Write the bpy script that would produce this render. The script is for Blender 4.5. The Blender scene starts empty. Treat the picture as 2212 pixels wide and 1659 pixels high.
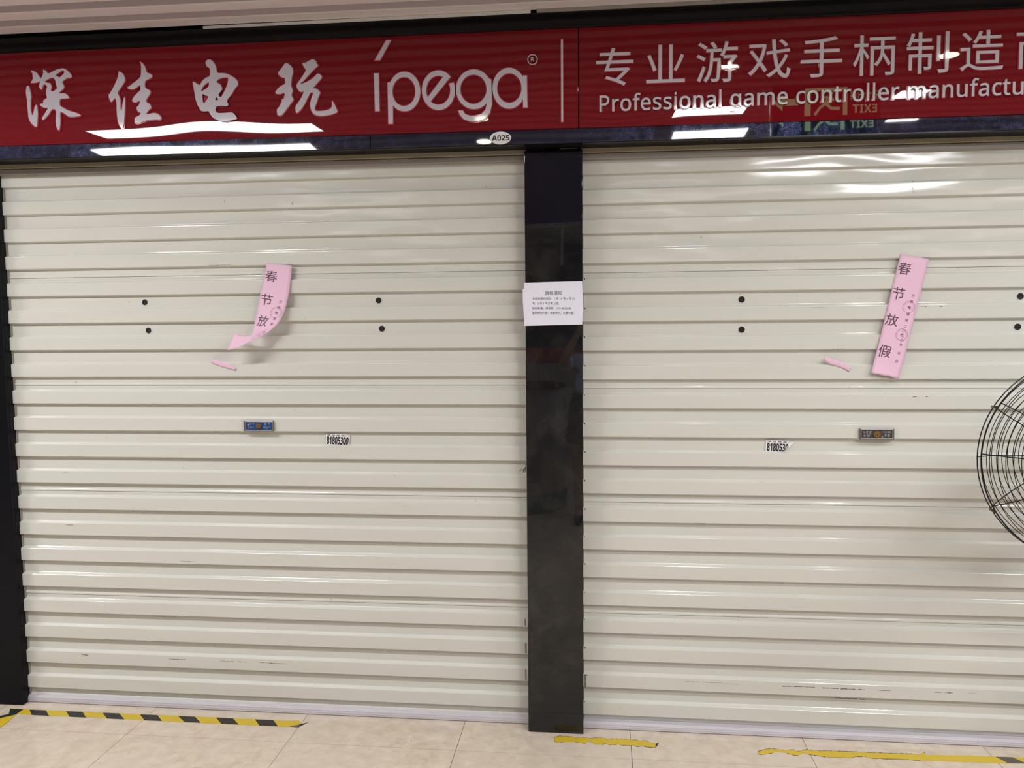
import bpy, bmesh, math, random
from mathutils import Vector, Matrix
random.seed(7)
scn = bpy.context.scene
COL = scn.collection
R = math.radians

# ------------------------------------------------------------------ camera
F_PX, YAW, PITCH, ROLL, DIST, EYE = 1726.72, 0.106895, 0.072489, -0.008561, 2.8534, 1.4712
_c, _s = math.cos, math.sin
_right = Vector((1, 0, 0)); _up = Vector((0, _s(PITCH), _c(PITCH))); _fwd = Vector((0, _c(PITCH), -_s(PITCH)))
_r2 = _c(ROLL) * _right + _s(ROLL) * _up
_u2 = -_s(ROLL) * _right + _c(ROLL) * _up
_Rz = Matrix.Rotation(YAW, 3, 'Z')
CR, CU, CF = _Rz @ _r2, _Rz @ _u2, _Rz @ _fwd
CAM = Vector((0, -DIST, EYE))
cd = bpy.data.cameras.new('camera'); cam = bpy.data.objects.new('camera', cd); COL.objects.link(cam)
cd.sensor_fit = 'HORIZONTAL'; cd.sensor_width = 36.0; cd.lens = 36.0 * F_PX / 2212.0
cd.clip_start = 0.02
m3 = Matrix((CR, CU, -CF)).transposed()
cam.matrix_world = Matrix.Translation(CAM) @ m3.to_4x4()
scn.camera = cam

# ------------------------------------------------------------------ world, exposure
scn.view_settings.view_transform = 'Standard'
scn.view_settings.look = 'None'
scn.view_settings.gamma = 1.0
scn.view_settings.use_curve_mapping = False
scn.view_settings.exposure = -0.40
PANEL_POWER = 75.0          # radiance of the ceiling light diffusers next to the shutters
FAR_POWER = 14.0            # the same for the rows further back in the hall
SPOT_POWER = 60.0
w = bpy.data.worlds.new('hall_air'); scn.world = w; w.use_nodes = True
bg = w.node_tree.nodes['Background']; bg.inputs[0].default_value = (0.93, 0.95, 1.0, 1); bg.inputs[1].default_value = 0.5

# ------------------------------------------------------------------ helpers
def at(px, py, y):
    """point of the plane at depth y seen at a pixel of the 2212x1659 photograph"""
    d = CF + CR * ((px - 1106) / F_PX) + CU * ((829.5 - py) / F_PX)
    return CAM + d * ((y - CAM.y) / d.y)
def atz(px, py, z):
    d = CF + CR * ((px - 1106) / F_PX) + CU * ((829.5 - py) / F_PX)
    return CAM + d * ((z - CAM.z) / d.z)

def tag(o, label=None, cat=None, group=None, kind=None):
    if label: o['label'] = label
    if cat: o['category'] = cat
    if group: o['group'] = group
    if kind: o['kind'] = kind
    return o
def thing(name, loc, label, cat, group=None):
    o = bpy.data.objects.new(name, None); COL.objects.link(o); o.location = loc
    o.empty_display_size = 0.05
    return tag(o, label, cat, group)
def origin_of(o):
    """parts are built in world coordinates, so a part's own origin is its location alone"""
    return Vector(o.location)
def link(name, me, parent=None):
    o = bpy.data.objects.new(name, me); COL.objects.link(o)
    if parent:
        o.parent = parent
        o.matrix_parent_inverse = Matrix.Translation(-origin_of(parent))
    return o
def mesh(name, verts, faces, mats, parent=None, midx=None, smooth=False):
    me = bpy.data.meshes.new(name); me.from_pydata([tuple(v) for v in verts], [], faces)
    for m in (mats if isinstance(mats, (list, tuple)) else [mats]): me.materials.append(m)
    if midx: me.polygons.foreach_set('material_index', midx)
    if smooth: me.polygons.foreach_set('use_smooth', [True] * len(me.polygons))
    me.update()
    return link(name, me, parent)
def bm_obj(name, bm, mats, parent=None, smooth=False):
    me = bpy.data.meshes.new(name); bm.normal_update(); bm.to_mesh(me); bm.free()
    for m in (mats if isinstance(mats, (list, tuple)) else [mats]): me.materials.append(m)
    if smooth: me.polygons.foreach_set('use_smooth', [True] * len(me.polygons))
    return link(name, me, parent)
def box(name, x0, x1, y0, y1, z0, z1, mat, parent=None, bev=0.0, slope=0.0):
    """axis box; slope = drop in z per metre of x"""
    bm = bmesh.new()
    v = [bm.verts.new((x, y, z - slope * x)) for x in (x0, x1) for y in (y0, y1) for z in (z0, z1)]
    for f in ((0, 1, 3, 2), (4, 6, 7, 5), (0, 4, 5, 1), (2, 3, 7, 6), (0, 2, 6, 4), (1, 5, 7, 3)):
        bm.faces.new([v[i] for i in f])
    bmesh.ops.recalc_face_normals(bm, faces=bm.faces)
    if bev: bmesh.ops.bevel(bm, geom=list(bm.edges), offset=bev, segments=2, affect='EDGES', profile=0.5)
    return bm_obj(name, bm, mat, parent)
def tube_bm(bm, pts, rad, seg=6, closed=False):
    pts = [Vector(p) for p in pts]; n = len(pts); rings = []
    prev = None
    for i, p in enumerate(pts):
        a = pts[(i - 1) % n] if (closed or i) else p
        b = pts[(i + 1) % n] if (closed or i < n - 1) else p
        t = (b - a).normalized()
        if prev is None:
            ref = Vector((0, 0, 1)) if abs(t.z) < .9 else Vector((1, 0, 0))
            nrm = t.cross(ref).normalized()
        else:
            nrm = (prev - t * prev.dot(t)).normalized()
        prev = nrm; bn = t.cross(nrm)
        r = rad[i] if isinstance(rad, (list, tuple)) else rad
        rings.append([bm.verts.new(p + (nrm * math.cos(2 * math.pi * k / seg) + bn * math.sin(2 * math.pi * k / seg)) * r) for k in range(seg)])
    m = n if closed else n - 1
    for i in range(m):
        A, B = rings[i], rings[(i + 1) % n]
        for k in range(seg): bm.faces.new((A[k], A[(k + 1) % seg], B[(k + 1) % seg], B[k]))
    if not closed:
        bm.faces.new(rings[0][::-1]); bm.faces.new(rings[-1])
def tube(name, pts, rad, mat, parent=None, seg=6, closed=False):
    bm = bmesh.new(); tube_bm(bm, pts, rad, seg, closed)
    bmesh.ops.recalc_face_normals(bm, faces=bm.faces)
    return bm_obj(name, bm, mat, parent, smooth=True)
def cyl(name, p0, p1, r0, r1, mat, parent=None, seg=24, smooth=True):
    bm = bmesh.new(); tube_bm(bm, [p0, p1], [r0, r1], seg)
    bmesh.ops.recalc_face_normals(bm, faces=bm.faces)
    o = bm_obj(name, bm, mat, parent)
    for p in o.data.polygons: p.use_smooth = len(p.vertices) == 4 and smooth
    return o

# ------------------------------------------------------------------ materials
def material(name, col, rough=0.5, metal=0.0, spec=0.5, coat=0.0):
    m = bpy.data.materials.new(name); m.use_nodes = True
    b = m.node_tree.nodes['Principled BSDF']
    b.inputs['Base Color'].default_value = (*col, 1); b.inputs['Roughness'].default_value = rough
    b.inputs['Metallic'].default_value = metal; b.inputs['Specular IOR Level'].default_value = spec
    b.inputs['Coat Weight'].default_value = coat; b.inputs['Coat Roughness'].default_value = 0.03
    return m
def nd(m, kind, **kw):
    n = m.node_tree.nodes.new(kind)
    for k, v in kw.items():
        if hasattr(n, k): setattr(n, k, v)
        else: n.inputs[k].default_value = v
    return n
def ln(m, a, ao, b, bi): m.node_tree.links.new(a.outputs[ao], b.inputs[bi])
def pos(m, scale=(1, 1, 1), loc=(0, 0, 0)):
    tc = nd(m, 'ShaderNodeNewGeometry'); mp = nd(m, 'ShaderNodeMapping')
    mp.inputs['Scale'].default_value = scale; mp.inputs['Location'].default_value = loc
    ln(m, tc, 'Position', mp, 'Vector'); return mp
def noise(m, src, scale, detail=4, rough=.55, dist=0):
    n = nd(m, 'ShaderNodeTexNoise'); n.inputs['Scale'].default_value = scale; n.inputs['Detail'].default_value = detail
    n.inputs['Roughness'].default_value = rough; n.inputs['Distortion'].default_value = dist
    ln(m, src, 0, n, 'Vector'); return n
def ramp(m, src, out, stops):
    r = nd(m, 'ShaderNodeValToRGB'); e = r.color_ramp.elements
    while len(e) < len(stops): e.new(0.5)
    for i, (p, c) in enumerate(stops):
        e[i].position = p; e[i].color = (*c, 1) if len(c) == 3 else c
    ln(m, src, out, r, 'Fac'); return r
def mix(m, fac, a, b, blend='MIX'):
    n = nd(m, 'ShaderNodeMix', data_type='RGBA', blend_type=blend)
    for sock, v in ((0, fac), (6, a), (7, b)):
        if isinstance(v, tuple) and len(v) == 2 and hasattr(v[0], 'outputs'): m.node_tree.links.new(v[0].outputs[v[1]], n.inputs[sock])
        elif isinstance(v, (int, float)): n.inputs[sock].default_value = v
        else: n.inputs[sock].default_value = (*v, 1)
    return n
def bump(m, src, out, strength, dist):
    b = nd(m, 'ShaderNodeBump'); b.inputs['Strength'].default_value = strength; b.inputs['Distance'].default_value = dist
    ln(m, src, out, b, 'Height'); ln(m, b, 0, m.node_tree.nodes['Principled BSDF'], 'Normal'); return b
def to_base(m, node, out): ln(m, node, out, m.node_tree.nodes['Principled BSDF'], 'Base Color')
def emissive(name, col, strength):
    m = material(name, (0.8, 0.8, 0.8), .4); b = m.node_tree.nodes['Principled BSDF']
    b.inputs['Emission Color'].default_value = (*col, 1); b.inputs['Emission Strength'].default_value = strength
    return m

def mk_shutter():
    m = material('cream_enamel', (0.66, 0.64, 0.59), .11, 0, .5)
    p = pos(m, (1.2, 1, 6)); n1 = noise(m, p, 1.3, 5)
    c1 = mix(m, (n1, 'Fac'), (0.59, 0.582, 0.527), (0.63, 0.622, 0.57))
    # dirt specks
    p2 = pos(m, (1, 1, 1)); n2 = noise(m, p2, 46, 3, .6)
    r2 = ramp(m, n2, 'Fac', [(0.735, (0, 0, 0)), (0.77, (1, 1, 1))])
    c2 = mix(m, (r2, 'Color'), (c1, 2), (0.36, 0.32, 0.26))
    # long scuffs along the slats
    p3 = pos(m, (3.2, 1, 160)); n3 = noise(m, p3, 1.6, 4, .7)
    r3 = ramp(m, n3, 'Fac', [(0.745, (0, 0, 0)), (0.79, (1, 1, 1))])
    p4 = pos(m, (1.1, 1, 2.2), (3, 0, 1)); n4 = noise(m, p4, 1.1, 2)
    r4 = ramp(m, n4, 'Fac', [(0.52, (0, 0, 0)), (0.62, (1, 1, 1))])
    f = mix(m, 1.0, (r3, 'Color'), (r4, 'Color'), 'MULTIPLY')
    c3 = mix(m, (f, 2), (c2, 2), (0.22, 0.21, 0.2))
    to_base(m, c3, 2)
    pb = pos(m, (2.2, 1, 9)); nb = noise(m, pb, 1.5, 1, .4); bump(m, nb, 'Fac', .42, .010)
    return m
def mk_red():
    m = material('red_acrylic', (0.12, 0.004, 0.006), .015, 0, .3)
    p = pos(m, (0.7, 1, 3)); n = noise(m, p, 2, 2)
    c = mix(m, (n, 'Fac'), (0.155, 0.0055, 0.010), (0.19, 0.007, 0.0125)); to_base(m, c, 2)
    pb = pos(m, (1.3, 1, 2.4)); nb = noise(m, pb, 1.2, 1); bump(m, nb, 'Fac', .35, .012)
    return m
def mk_black_stone(name, base, rough, dust, dust_col, spec=.5):
    m = material(name, base, rough, 0, spec)
    p = pos(m); n = noise(m, p, 7, 6, .65, .6)
    r = ramp(m, n, 'Fac', [(0.45, (0, 0, 0)), (0.75, (1, 1, 1))])
    k = mix(m, dust, (0, 0, 0), (r, 'Color'))
    c = mix(m, (k, 2), base, dust_col); to_base(m, c, 2)
    n2 = noise(m, p, 12, 4); mr = nd(m, 'ShaderNodeMapRange'); mr.inputs['To Min'].default_value = rough * .6; mr.inputs['To Max'].default_value = rough * 2.2
    ln(m, n2, 'Fac', mr, 'Value'); ln(m, mr, 0, m.node_tree.nodes['Principled BSDF'], 'Roughness')
    return m
def mk_band():
    m = material('navy_polished_stone', (0.010, 0.011, 0.022), .03, 0, .5)
    p = pos(m); n = noise(m, p, 13, 9, .72, .9)
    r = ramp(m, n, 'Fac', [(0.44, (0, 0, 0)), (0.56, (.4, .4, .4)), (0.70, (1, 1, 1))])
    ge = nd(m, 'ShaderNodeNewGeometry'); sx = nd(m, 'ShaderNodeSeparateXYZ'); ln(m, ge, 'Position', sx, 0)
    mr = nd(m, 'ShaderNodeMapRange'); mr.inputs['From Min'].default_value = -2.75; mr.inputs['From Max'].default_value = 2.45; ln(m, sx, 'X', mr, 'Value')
    g = lambda q: (q, q, q)     # where blue reflections painted into the colour, and white specks, lie along the band
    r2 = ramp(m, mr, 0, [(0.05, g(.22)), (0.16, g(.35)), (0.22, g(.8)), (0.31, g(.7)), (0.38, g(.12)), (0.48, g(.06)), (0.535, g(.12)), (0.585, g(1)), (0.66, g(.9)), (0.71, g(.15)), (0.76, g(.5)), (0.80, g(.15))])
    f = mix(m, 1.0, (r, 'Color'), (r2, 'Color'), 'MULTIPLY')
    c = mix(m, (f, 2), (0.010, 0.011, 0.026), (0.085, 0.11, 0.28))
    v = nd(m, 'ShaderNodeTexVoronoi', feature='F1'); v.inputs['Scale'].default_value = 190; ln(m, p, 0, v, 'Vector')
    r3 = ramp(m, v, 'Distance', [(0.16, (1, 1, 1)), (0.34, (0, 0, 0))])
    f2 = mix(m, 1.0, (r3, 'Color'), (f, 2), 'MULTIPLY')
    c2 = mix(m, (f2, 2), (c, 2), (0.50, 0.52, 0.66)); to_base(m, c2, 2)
    pb = pos(m, (1.5, 1, 2)); nb = noise(m, pb, 1.2, 1); bump(m, nb, 'Fac', .3, .01)
    return m
def mk_tile():
    m = material('beige_marble_tile', (0.60, 0.52, 0.43), .22, 0, .5)
    p = pos(m); n = noise(m, p, 20, 8, .62, .4); n2 = noise(m, p, 2.2, 3)
    rn = ramp(m, n, 'Fac', [(0.28, (0, 0, 0)), (0.72, (1, 1, 1))])
    c = mix(m, (rn, 'Color'), (0.47, 0.385, 0.29), (0.67, 0.585, 0.47))
    rn2 = ramp(m, n2, 'Fac', [(0.35, (0, 0, 0)), (0.75, (.7, .7, .7))])
    c2 = mix(m, (rn2, 'Color'), (c, 2), (0.61, 0.53, 0.445))
    n3 = noise(m, p, 60, 2); r3 = ramp(m, n3, 'Fac', [(0.73, (0, 0, 0)), (0.76, (1, 1, 1))])
    c3 = mix(m, (r3, 'Color'), (c2, 2), (0.33, 0.28, 0.22)); to_base(m, c3, 2)
    bump(m, n, 'Fac', .06, .004)
    return m
def mk_alu():
    m = material('brushed_aluminium', (0.62, 0.58, 0.63), .38, .35, .5)
    p = pos(m, (2, 1, 260)); n = noise(m, p, 1.5, 3)
    c = mix(m, (n, 'Fac'), (0.58, 0.555, 0.60), (0.76, 0.73, 0.78)); to_base(m, c, 2)
    return m
def mk_tape(name, stripes):
    m = material(name, (0.75, 0.53, 0.03), .35, 0, .5)
    p = pos(m); n = noise(m, p, 26, 5, .7)
    c = mix(m, (n, 'Fac'), (0.52, 0.36, 0.018), (0.64, 0.47, 0.03))
    r = ramp(m, n, 'Fac', [(0.66, (0, 0, 0)), (0.72, (1, 1, 1))])
    c2 = mix(m, (r, 'Color'), (c, 2), (0.20, 0.13, 0.03))
    to_base(m, c2, 2); return m
def mk_paper(name, a, b):
    m = material(name, a, .55, 0, .3)
    p = pos(m); n = noise(m, p, 14, 4); c = mix(m, (n, 'Fac'), a, b); to_base(m, c, 2)
    bump(m, n, 'Fac', .1, .004); return m

M = dict(
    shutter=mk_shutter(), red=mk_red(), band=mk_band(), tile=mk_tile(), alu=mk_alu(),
    pillar_hi=mk_black_stone('blue_black_glass', (0.004, 0.004, 0.010), .03, .10, (0.04, 0.04, 0.07), .28),
    pillar=mk_black_stone('black_glass_dusty', (0.008, 0.008, 0.009), .014, .55, (0.042, 0.038, 0.032)),
    black_trim=material('black_lacquer', (0.006, 0.006, 0.0065), .12, 0, .22),
    soffit=material('black_soffit', (0.009, 0.0085, 0.008), .5, 0, .12),
    letter=material('white_letter_face', (0.56, 0.52, 0.585), .07),
    letter_rim=material('red_letter_rim', (0.40, 0.018, 0.035), .08),
    khaki=material('khaki_housing', (0.36, 0.31, 0.22), .4),
    grey_house=material('grey_housing', (0.33, 0.30, 0.28), .35),
    grout=material('dark_grout', (0.11, 0.09, 0.07), .9),
    ceil_bar=material('white_ceiling_enamel', (0.78, 0.69, 0.71), .4),
    ceil_back=material('grey_ceiling_backing', (0.42, 0.38, 0.38), .7),
    white=material('white_paint', (0.75, 0.74, 0.72), .5),
    plate_white=material('white_plate', (0.78, 0.77, 0.78), .3),
    ink=material('black_ink', (0.012, 0.010, 0.014), .5),
    grey_ink=material('grey_print', (0.06, 0.055, 0.075), .6),
    plum=material('plum_ink', (0.085, 0.022, 0.06), .55),
    plum_mid=material('faded_plum_ink', (0.15, 0.055, 0.105), .55),
    plum_thin=material('pale_plum_ink', (0.30, 0.12, 0.22), .6),
    pink=mk_paper('pink_paper', (0.71, 0.455, 0.585), (0.76, 0.505, 0.635)),
    paper=mk_paper('white_paper', (0.72, 0.71, 0.80), (0.76, 0.75, 0.84)),
    guide=material('grimy_guide', (0.28, 0.255, 0.21), .6), post=material('matt_black_post', (0.006, 0.006, 0.008), .3, 0, .12),
    hole=material('black_hole', (0.003, 0.003, 0.003), .8),
    rim=material('hole_rim', (0.74, 0.72, 0.67), .4),
    lock_frame=material('worn_steel', (0.24, 0.22, 0.22), .35, .7),
    lock_frame_hi=material('worn_steel_light', (0.33, 0.31, 0.32), .35, .8),
    lock_blue=material('blue_lock_label', (0.018, 0.055, 0.17), .35),
    lock_brown=material('brown_lock_label', (0.075, 0.062, 0.058), .4, .4),
    lock_text=material('silver_lock_lettering', (0.34, 0.36, 0.40), .4),
    brass=material('aged_brass', (0.30, 0.17, 0.055), .35, .7),
    tape=mk_tape('yellow_floor_tape', True), tape_black=material('black_floor_tape', (0.02, 0.02, 0.021), .45),
    tape_edge=material('torn_tape_underside', (0.10, 0.085, 0.07), .7),
    fan=material('black_wire', (0.005, 0.005, 0.006), .3, 0, .3),
    fan_grey=material('grey_fan_metal', (0.10, 0.10, 0.11), .35, .5),
    clip=material('brass_clip', (0.09, 0.065, 0.035), .3, .8),
    film=material('clear_tape_film', (0.8, 0.8, 0.82), .1),
    far_wall=material('far_wall_paint', (0.12, 0.115, 0.12), .6),
    panel=emissive('lamp_diffuser', (0.98, 0.985, 1.0), PANEL_POWER), panel_far=emissive('far_lamp_diffuser', (0.98, 0.985, 1.0), FAR_POWER),
    spot=emissive('spot_lens', (1.0, 0.93, 0.80), SPOT_POWER),
    chrome=material('lamp_housing', (0.7, 0.68, 0.66), .3, .6),
)
M['film'].node_tree.nodes['Principled BSDF'].inputs['Alpha'].default_value = .014

# ------------------------------------------------------------------ lettering
_tmp = bpy.data.objects.new('tmp', None)
def curve_mesh(cu):
    o = bpy.data.objects.new('tmp_text', cu); COL.objects.link(o)
    dg = bpy.context.evaluated_depsgraph_get(); dg.update()
    me = bpy.data.meshes.new_from_object(o.evaluated_get(dg))
    vs = [v.co.copy() for v in me.vertices]; fs = [tuple(p.vertices) for p in me.polygons]
    bpy.data.objects.remove(o); bpy.data.meshes.remove(me); bpy.data.curves.remove(cu)
    return vs, fs
_gc = {}
def glyph(txt, offset=0.0, extrude=0.0, res=4):
    k = (txt, offset, extrude, res)
    if k not in _gc:
        cu = bpy.data.curves.new('t', 'FONT'); cu.body = txt; cu.size = 1; cu.offset = offset; cu.extrude = extrude
        cu.resolution_u = res; cu.fill_mode = 'BOTH' if extrude else 'FRONT'
        _gc[k] = curve_mesh(cu)
    return _gc[k]
def bounds(vs):
    xs = [v.x for v in vs]; ys = [v.y for v in vs]
    return min(xs), max(xs), min(ys), max(ys)
def outline(loops, offset=0.0, extrude=0.0):
    cu = bpy.data.curves.new('o', 'CURVE'); cu.dimensions = '2D'; cu.fill_mode = 'BOTH' if extrude else 'FRONT'
    cu.offset = offset; cu.extrude = extrude
    for lp in loops:
        s = cu.splines.new('POLY'); s.points.add(len(lp) - 1)
        for p, q in zip(s.points, lp): p.co = (q[0], q[1], 0, 1)
        s.use_cyclic_u = True
    return curve_mesh(cu)
def smooth_loop(pts, it=1):
    for _ in range(it):
        out = []
        n = len(pts)
        for i in range(n):
            a, b = pts[i], pts[(i + 1) % n]
            out.append((a[0] * .8 + b[0] * .2, a[1] * .8 + b[1] * .2)); out.append((a[0] * .2 + b[0] * .8, a[1] * .2 + b[1] * .8))
        pts = out
    return pts

SIGN_Y = -0.125
def raised_letter(loops_xz, parent, y=SIGN_Y, depth=0.004, rim=0.0035):
    """white raised face on a slightly larger red base, as one letter mesh"""
    v1, f1 = outline(loops_xz, 0.0, depth / 2)
    vs = [Vector((v.x, y - depth / 2 - 0.002 - v.z, v.y)) for v in v1]; fs = list(f1); mi = [0] * len(f1)
    if rim:
        v2, f2 = outline(loops_xz, rim, 0.0015)
        n = len(vs); vs += [Vector((v.x, y - 0.0015 - v.z, v.y)) for v in v2]
        fs += [tuple(i + n for i in f) for f in f2]; mi += [1] * len(f2)
    return mesh('letter', vs, fs, [M['letter'], M['letter_rim']], parent, mi)
def raised_glyph(ch, x0, x1, z0, z1, parent, y=SIGN_Y, depth=0.004, rim=0.0024, thick=0.0, slope=0.0):
    a = glyph(ch, thick, .5); fl = glyph(ch, thick)
    bx = bounds(a[0]); sx = (x1 - x0) / (bx[1] - bx[0]); sz = (z1 - z0) / (bx[3] - bx[2])
    xm = (x0 + x1) / 2
    def put(v):
        x = x0 + (v.x - bx[0]) * sx
        return Vector((x, 0, z0 + (v.y - bx[2]) * sz - slope * (x - xm)))
    vs = []
    for v in a[0]:
        q = put(v); q.y = y - .002 - depth * (v.z + .5); vs.append(q)
    fs = list(a[1]); mi = [0] * len(fs)
    # thin red lip round every outline
    use = {}
    for f in fl[1]:
        for i, j in zip(f, f[1:] + f[:1]): use.setdefault((min(i, j), max(i, j)), []).append((i, j, f))
    for e, l in use.items():
        if len(l) > 1: continue
        i, j, f = l[0]
        P, Q = put(fl[0][i]), put(fl[0][j]); d = Q - P
        if d.length < 1e-7: continue
        d.normalize(); nrm = Vector((d.z, 0, -d.x))
        cen = sum((put(fl[0][k]) for k in f), Vector()) / len(f)
        if (cen - P).dot(nrm) > 0: nrm = -nrm
        e2 = d * rim * .35; n = len(vs)
        for pt, yy in ((P - e2, 0), (Q + e2, 0), (Q + e2 + nrm * rim, 0), (P - e2 + nrm * rim, 0)):
            vs.append(Vector((pt.x, y - .0028, pt.z)))
        for pt in (Q + e2 + nrm * rim, P - e2 + nrm * rim): vs.append(Vector((pt.x, y, pt.z)))
        fs += [(n, n + 1, n + 2, n + 3), (n + 3, n + 2, n + 4, n + 5)]; mi += [1, 1]
    return mesh('letter', vs, fs, [M['letter'], M['letter_rim']], parent, mi)
def flat_text(txt, P, mat, parent, name='printed_text', thick=0.0):
    """P(u,v): u 0..1 along the line box, v 0..1 upward, -> world point"""
    vs, fs = glyph(txt, thick); b = bounds(vs)
    return mesh(name, [P((v.x - b[0]) / (b[1] - b[0]), (v.y - b[2]) / (b[3] - b[2])) for v in vs], fs, mat, parent)
def zoomed(ox, oy, sc, y=SIGN_Y):
    def f(p):
        q = at(ox + p[0] / sc, oy + p[1] / sc, y); return (q.x, q.z)
    return f

# ================================================================== STRUCTURE
SLOPE = 0.0035
tag(box('wall_back', -4.5, 4.5, 0.12, 0.2, 0, 2.9, M['soffit']), kind='structure')
tag(box('wall_front', -6, -2.49, 0.0, 0.1, 0, 2.6, M['white']), kind='structure')
# floor: grout bed with separate tiles
floor = tag(box('floor', -6, 6, -8.2, 0.12, -0.06, -0.0035, M['grout']), kind='structure')
X0, YF, TS, GAP = -1.7066, -0.2096, 0.6074, 0.0009
def tile_mesh(dx, dy):
    bm = bmesh.new()
    z0, z1 = -0.0034, 0.0
    v = [bm.verts.new((x, y, z)) for x in (GAP, dx - GAP) for y in (GAP, dy - GAP) for z in (z0, z1)]
    for f in ((0, 1, 3, 2), (4, 6, 7, 5), (0, 4, 5, 1), (2, 3, 7, 6), (1, 5, 7, 3)): bm.faces.new([v[i] for i in f])
    bmesh.ops.recalc_face_normals(bm, faces=bm.faces)
    me = bpy.data.meshes.new('tile'); bm.to_mesh(me); bm.free(); me.materials.append(M['tile']); return me
full, part = tile_mesh(TS, TS), tile_mesh(TS, -YF + 0.1)
for j in range(-1, 12):
    for k in range(-6, 11):
        o = bpy.data.objects.new('tile', part if j < 0 else full); COL.objects.link(o); o.parent = floor
        o.location = (X0 + TS * k, YF if j < 0 else YF - TS * (j + 1), 0)
# ceiling of linear bars
CZ = 2.518
ceiling = tag(box('ceiling', -6, 6, -8.2, 0.12, CZ + 0.085, CZ + 0.16, M['ceil_back']), kind='structure')
bar_me = None
CROT = 0.012
for i in range(0, 66):
    yb = -0.116 - i * 0.1155
    if bar_me is None:
        o = box('ceiling_bar', -5.9, 5.9, -0.062, 0.0, 0, 0.05, M['ceil_bar'], None, 0.003); bar_me = o.data
    else:
        o = bpy.data.objects.new('ceiling_bar', bar_me); COL.objects.link(o)
    o.parent = ceiling; o.location = (0, yb, CZ); o.rotation_euler.z = CROT
# far side of the hall
tag(box('wall_far', -6, 6, -8.3, -8.2, 0, 2.7, M['far_wall']), kind='structure')
tag(box('wall_left', -6.1, -6.0, -8.2, -1.2, 0, 2.6, M['far_wall']), kind='structure')

# fascia over the shutters
XL, XR = -2.75, 2.45
ZT, ZR0, ZR1, ZB = 2.5055, 2.4520, 2.1265, 2.0798     # top, red top, red bottom, band bottom (at x=0)
tag(box('trim_1', XL, XR, SIGN_Y - 0.004, 0.10, ZR0, ZT, M['black_trim'], None, .004, SLOPE), 'black lacquered rail along the top of the red sign', None, None, 'structure')
tag(box('trim_2', XL, XR, SIGN_Y + 0.02, 0.06, ZB + 0.001, ZR0 + .002, M['soffit'], None, 0, SLOPE), None, None, None, 'structure')
# polished stone band: separate slabs
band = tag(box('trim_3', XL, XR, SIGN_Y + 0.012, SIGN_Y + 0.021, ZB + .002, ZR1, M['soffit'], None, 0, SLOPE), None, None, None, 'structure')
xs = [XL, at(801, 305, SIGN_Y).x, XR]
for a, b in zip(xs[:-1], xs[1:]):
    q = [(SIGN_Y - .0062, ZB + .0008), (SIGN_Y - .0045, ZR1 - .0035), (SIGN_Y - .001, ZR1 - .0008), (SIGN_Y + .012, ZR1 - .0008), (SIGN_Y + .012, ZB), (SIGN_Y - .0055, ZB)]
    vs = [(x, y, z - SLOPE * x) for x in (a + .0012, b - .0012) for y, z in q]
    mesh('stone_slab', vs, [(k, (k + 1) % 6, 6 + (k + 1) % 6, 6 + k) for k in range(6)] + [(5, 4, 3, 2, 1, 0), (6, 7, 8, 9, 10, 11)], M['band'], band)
tag(box('trim_4', XL, XR, SIGN_Y - 0.0055, SIGN_Y + .014, ZB - .003, ZB, M['black_trim'], None, 0, SLOPE), None, None, None, 'structure')
# shutter head strips behind the fascia
zk = at(1310, 328.3, -.03).z; zg = at(1310, 342.5, -.022).z
tag(box('trim_5', XL, XR, -.03, .05, zk, ZB + .01, M['khaki'], None, .002, SLOPE), None, None, None, 'structure')
tag(box('trim_6', XL, XR, -.022, .05, zg, zk - .0015, M['grey_house'], None, .003, SLOPE), None, None, None, 'structure')
# pale board closing the slot between fascia and ceiling
tag(box('trim_7', -1.36, -0.22, -0.1285, -0.112, 2.505, 2.5175, M['white'], None, .001), None, None, None, 'structure')
tag(box('trim_8', -0.20, 2.4, -0.1275, -0.112, 2.505, 2.5175, M['grey_house'], None, .001), None, None, None, 'structure')

# ================================================================== ROLLER SHUTTERS
CD = 0.0165      # crest depth
PER = 0.10273
def fillet(pts, r, n=3):
    out = [pts[0]]
    for a, p, b in zip(pts[:-2], pts[1:-1], pts[2:]):
        A, P, B = Vector(a), Vector(p), Vector(b)
        u = (A - P); v = (B - P); d = min(r, u.length * .45, v.length * .45)
        s, e = P + u.normalized() * d, P + v.normalized() * d
        for k in range(n + 1):
            t = k / n
            out.append(tuple(s * (1 - t) ** 2 + P * 2 * t * (1 - t) + e * t * t))
    out.append(pts[-1]); return out
def slat_profile(seam_top, seam_bot):
    """(y,z) from top to bottom, z relative to the lower crest edge"""
    p = []
    zt, zb = PER - 0.034, -0.034
    if seam_top: p += [(CD + .002, zt - .0004), (CD - .0005, zt - .0004), (CD - .0005, zt - .007)]
    else: p += [(CD, zt)]
    if seam_top: p += [(CD, zt - .0075)]
    p += [(CD, 0.0535), (0, 0.0478), (0, 0), (CD, -0.0045)]
    if seam_bot: p += [(CD, zb + .009), (CD - .003, zb + .0075), (CD - .003, zb + .0004), (CD + .002, zb + .0004)]
    else: p += [(CD, zb)]
    return fillet(p, .0022)
def slat_mesh(x0, x1, st, sb, cut_top=None, cut_bot=None):
    pr = slat_profile(st, sb)
    if cut_top is not None: pr = [q for q in pr if q[1] <= cut_top]
    if cut_bot is not None: pr = [q for q in pr if q[1] >= cut_bot]
    vs = [(x0, y, z) for y, z in pr] + [(x1, y, z) for y, z in pr]; n = len(pr)
    me = bpy.data.meshes.new('slat'); me.from_pydata(vs, [], [(i, i + 1, n + i + 1, n + i) for i in range(n - 1)])
    me.materials.append(M['shutter']); return me
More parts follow.
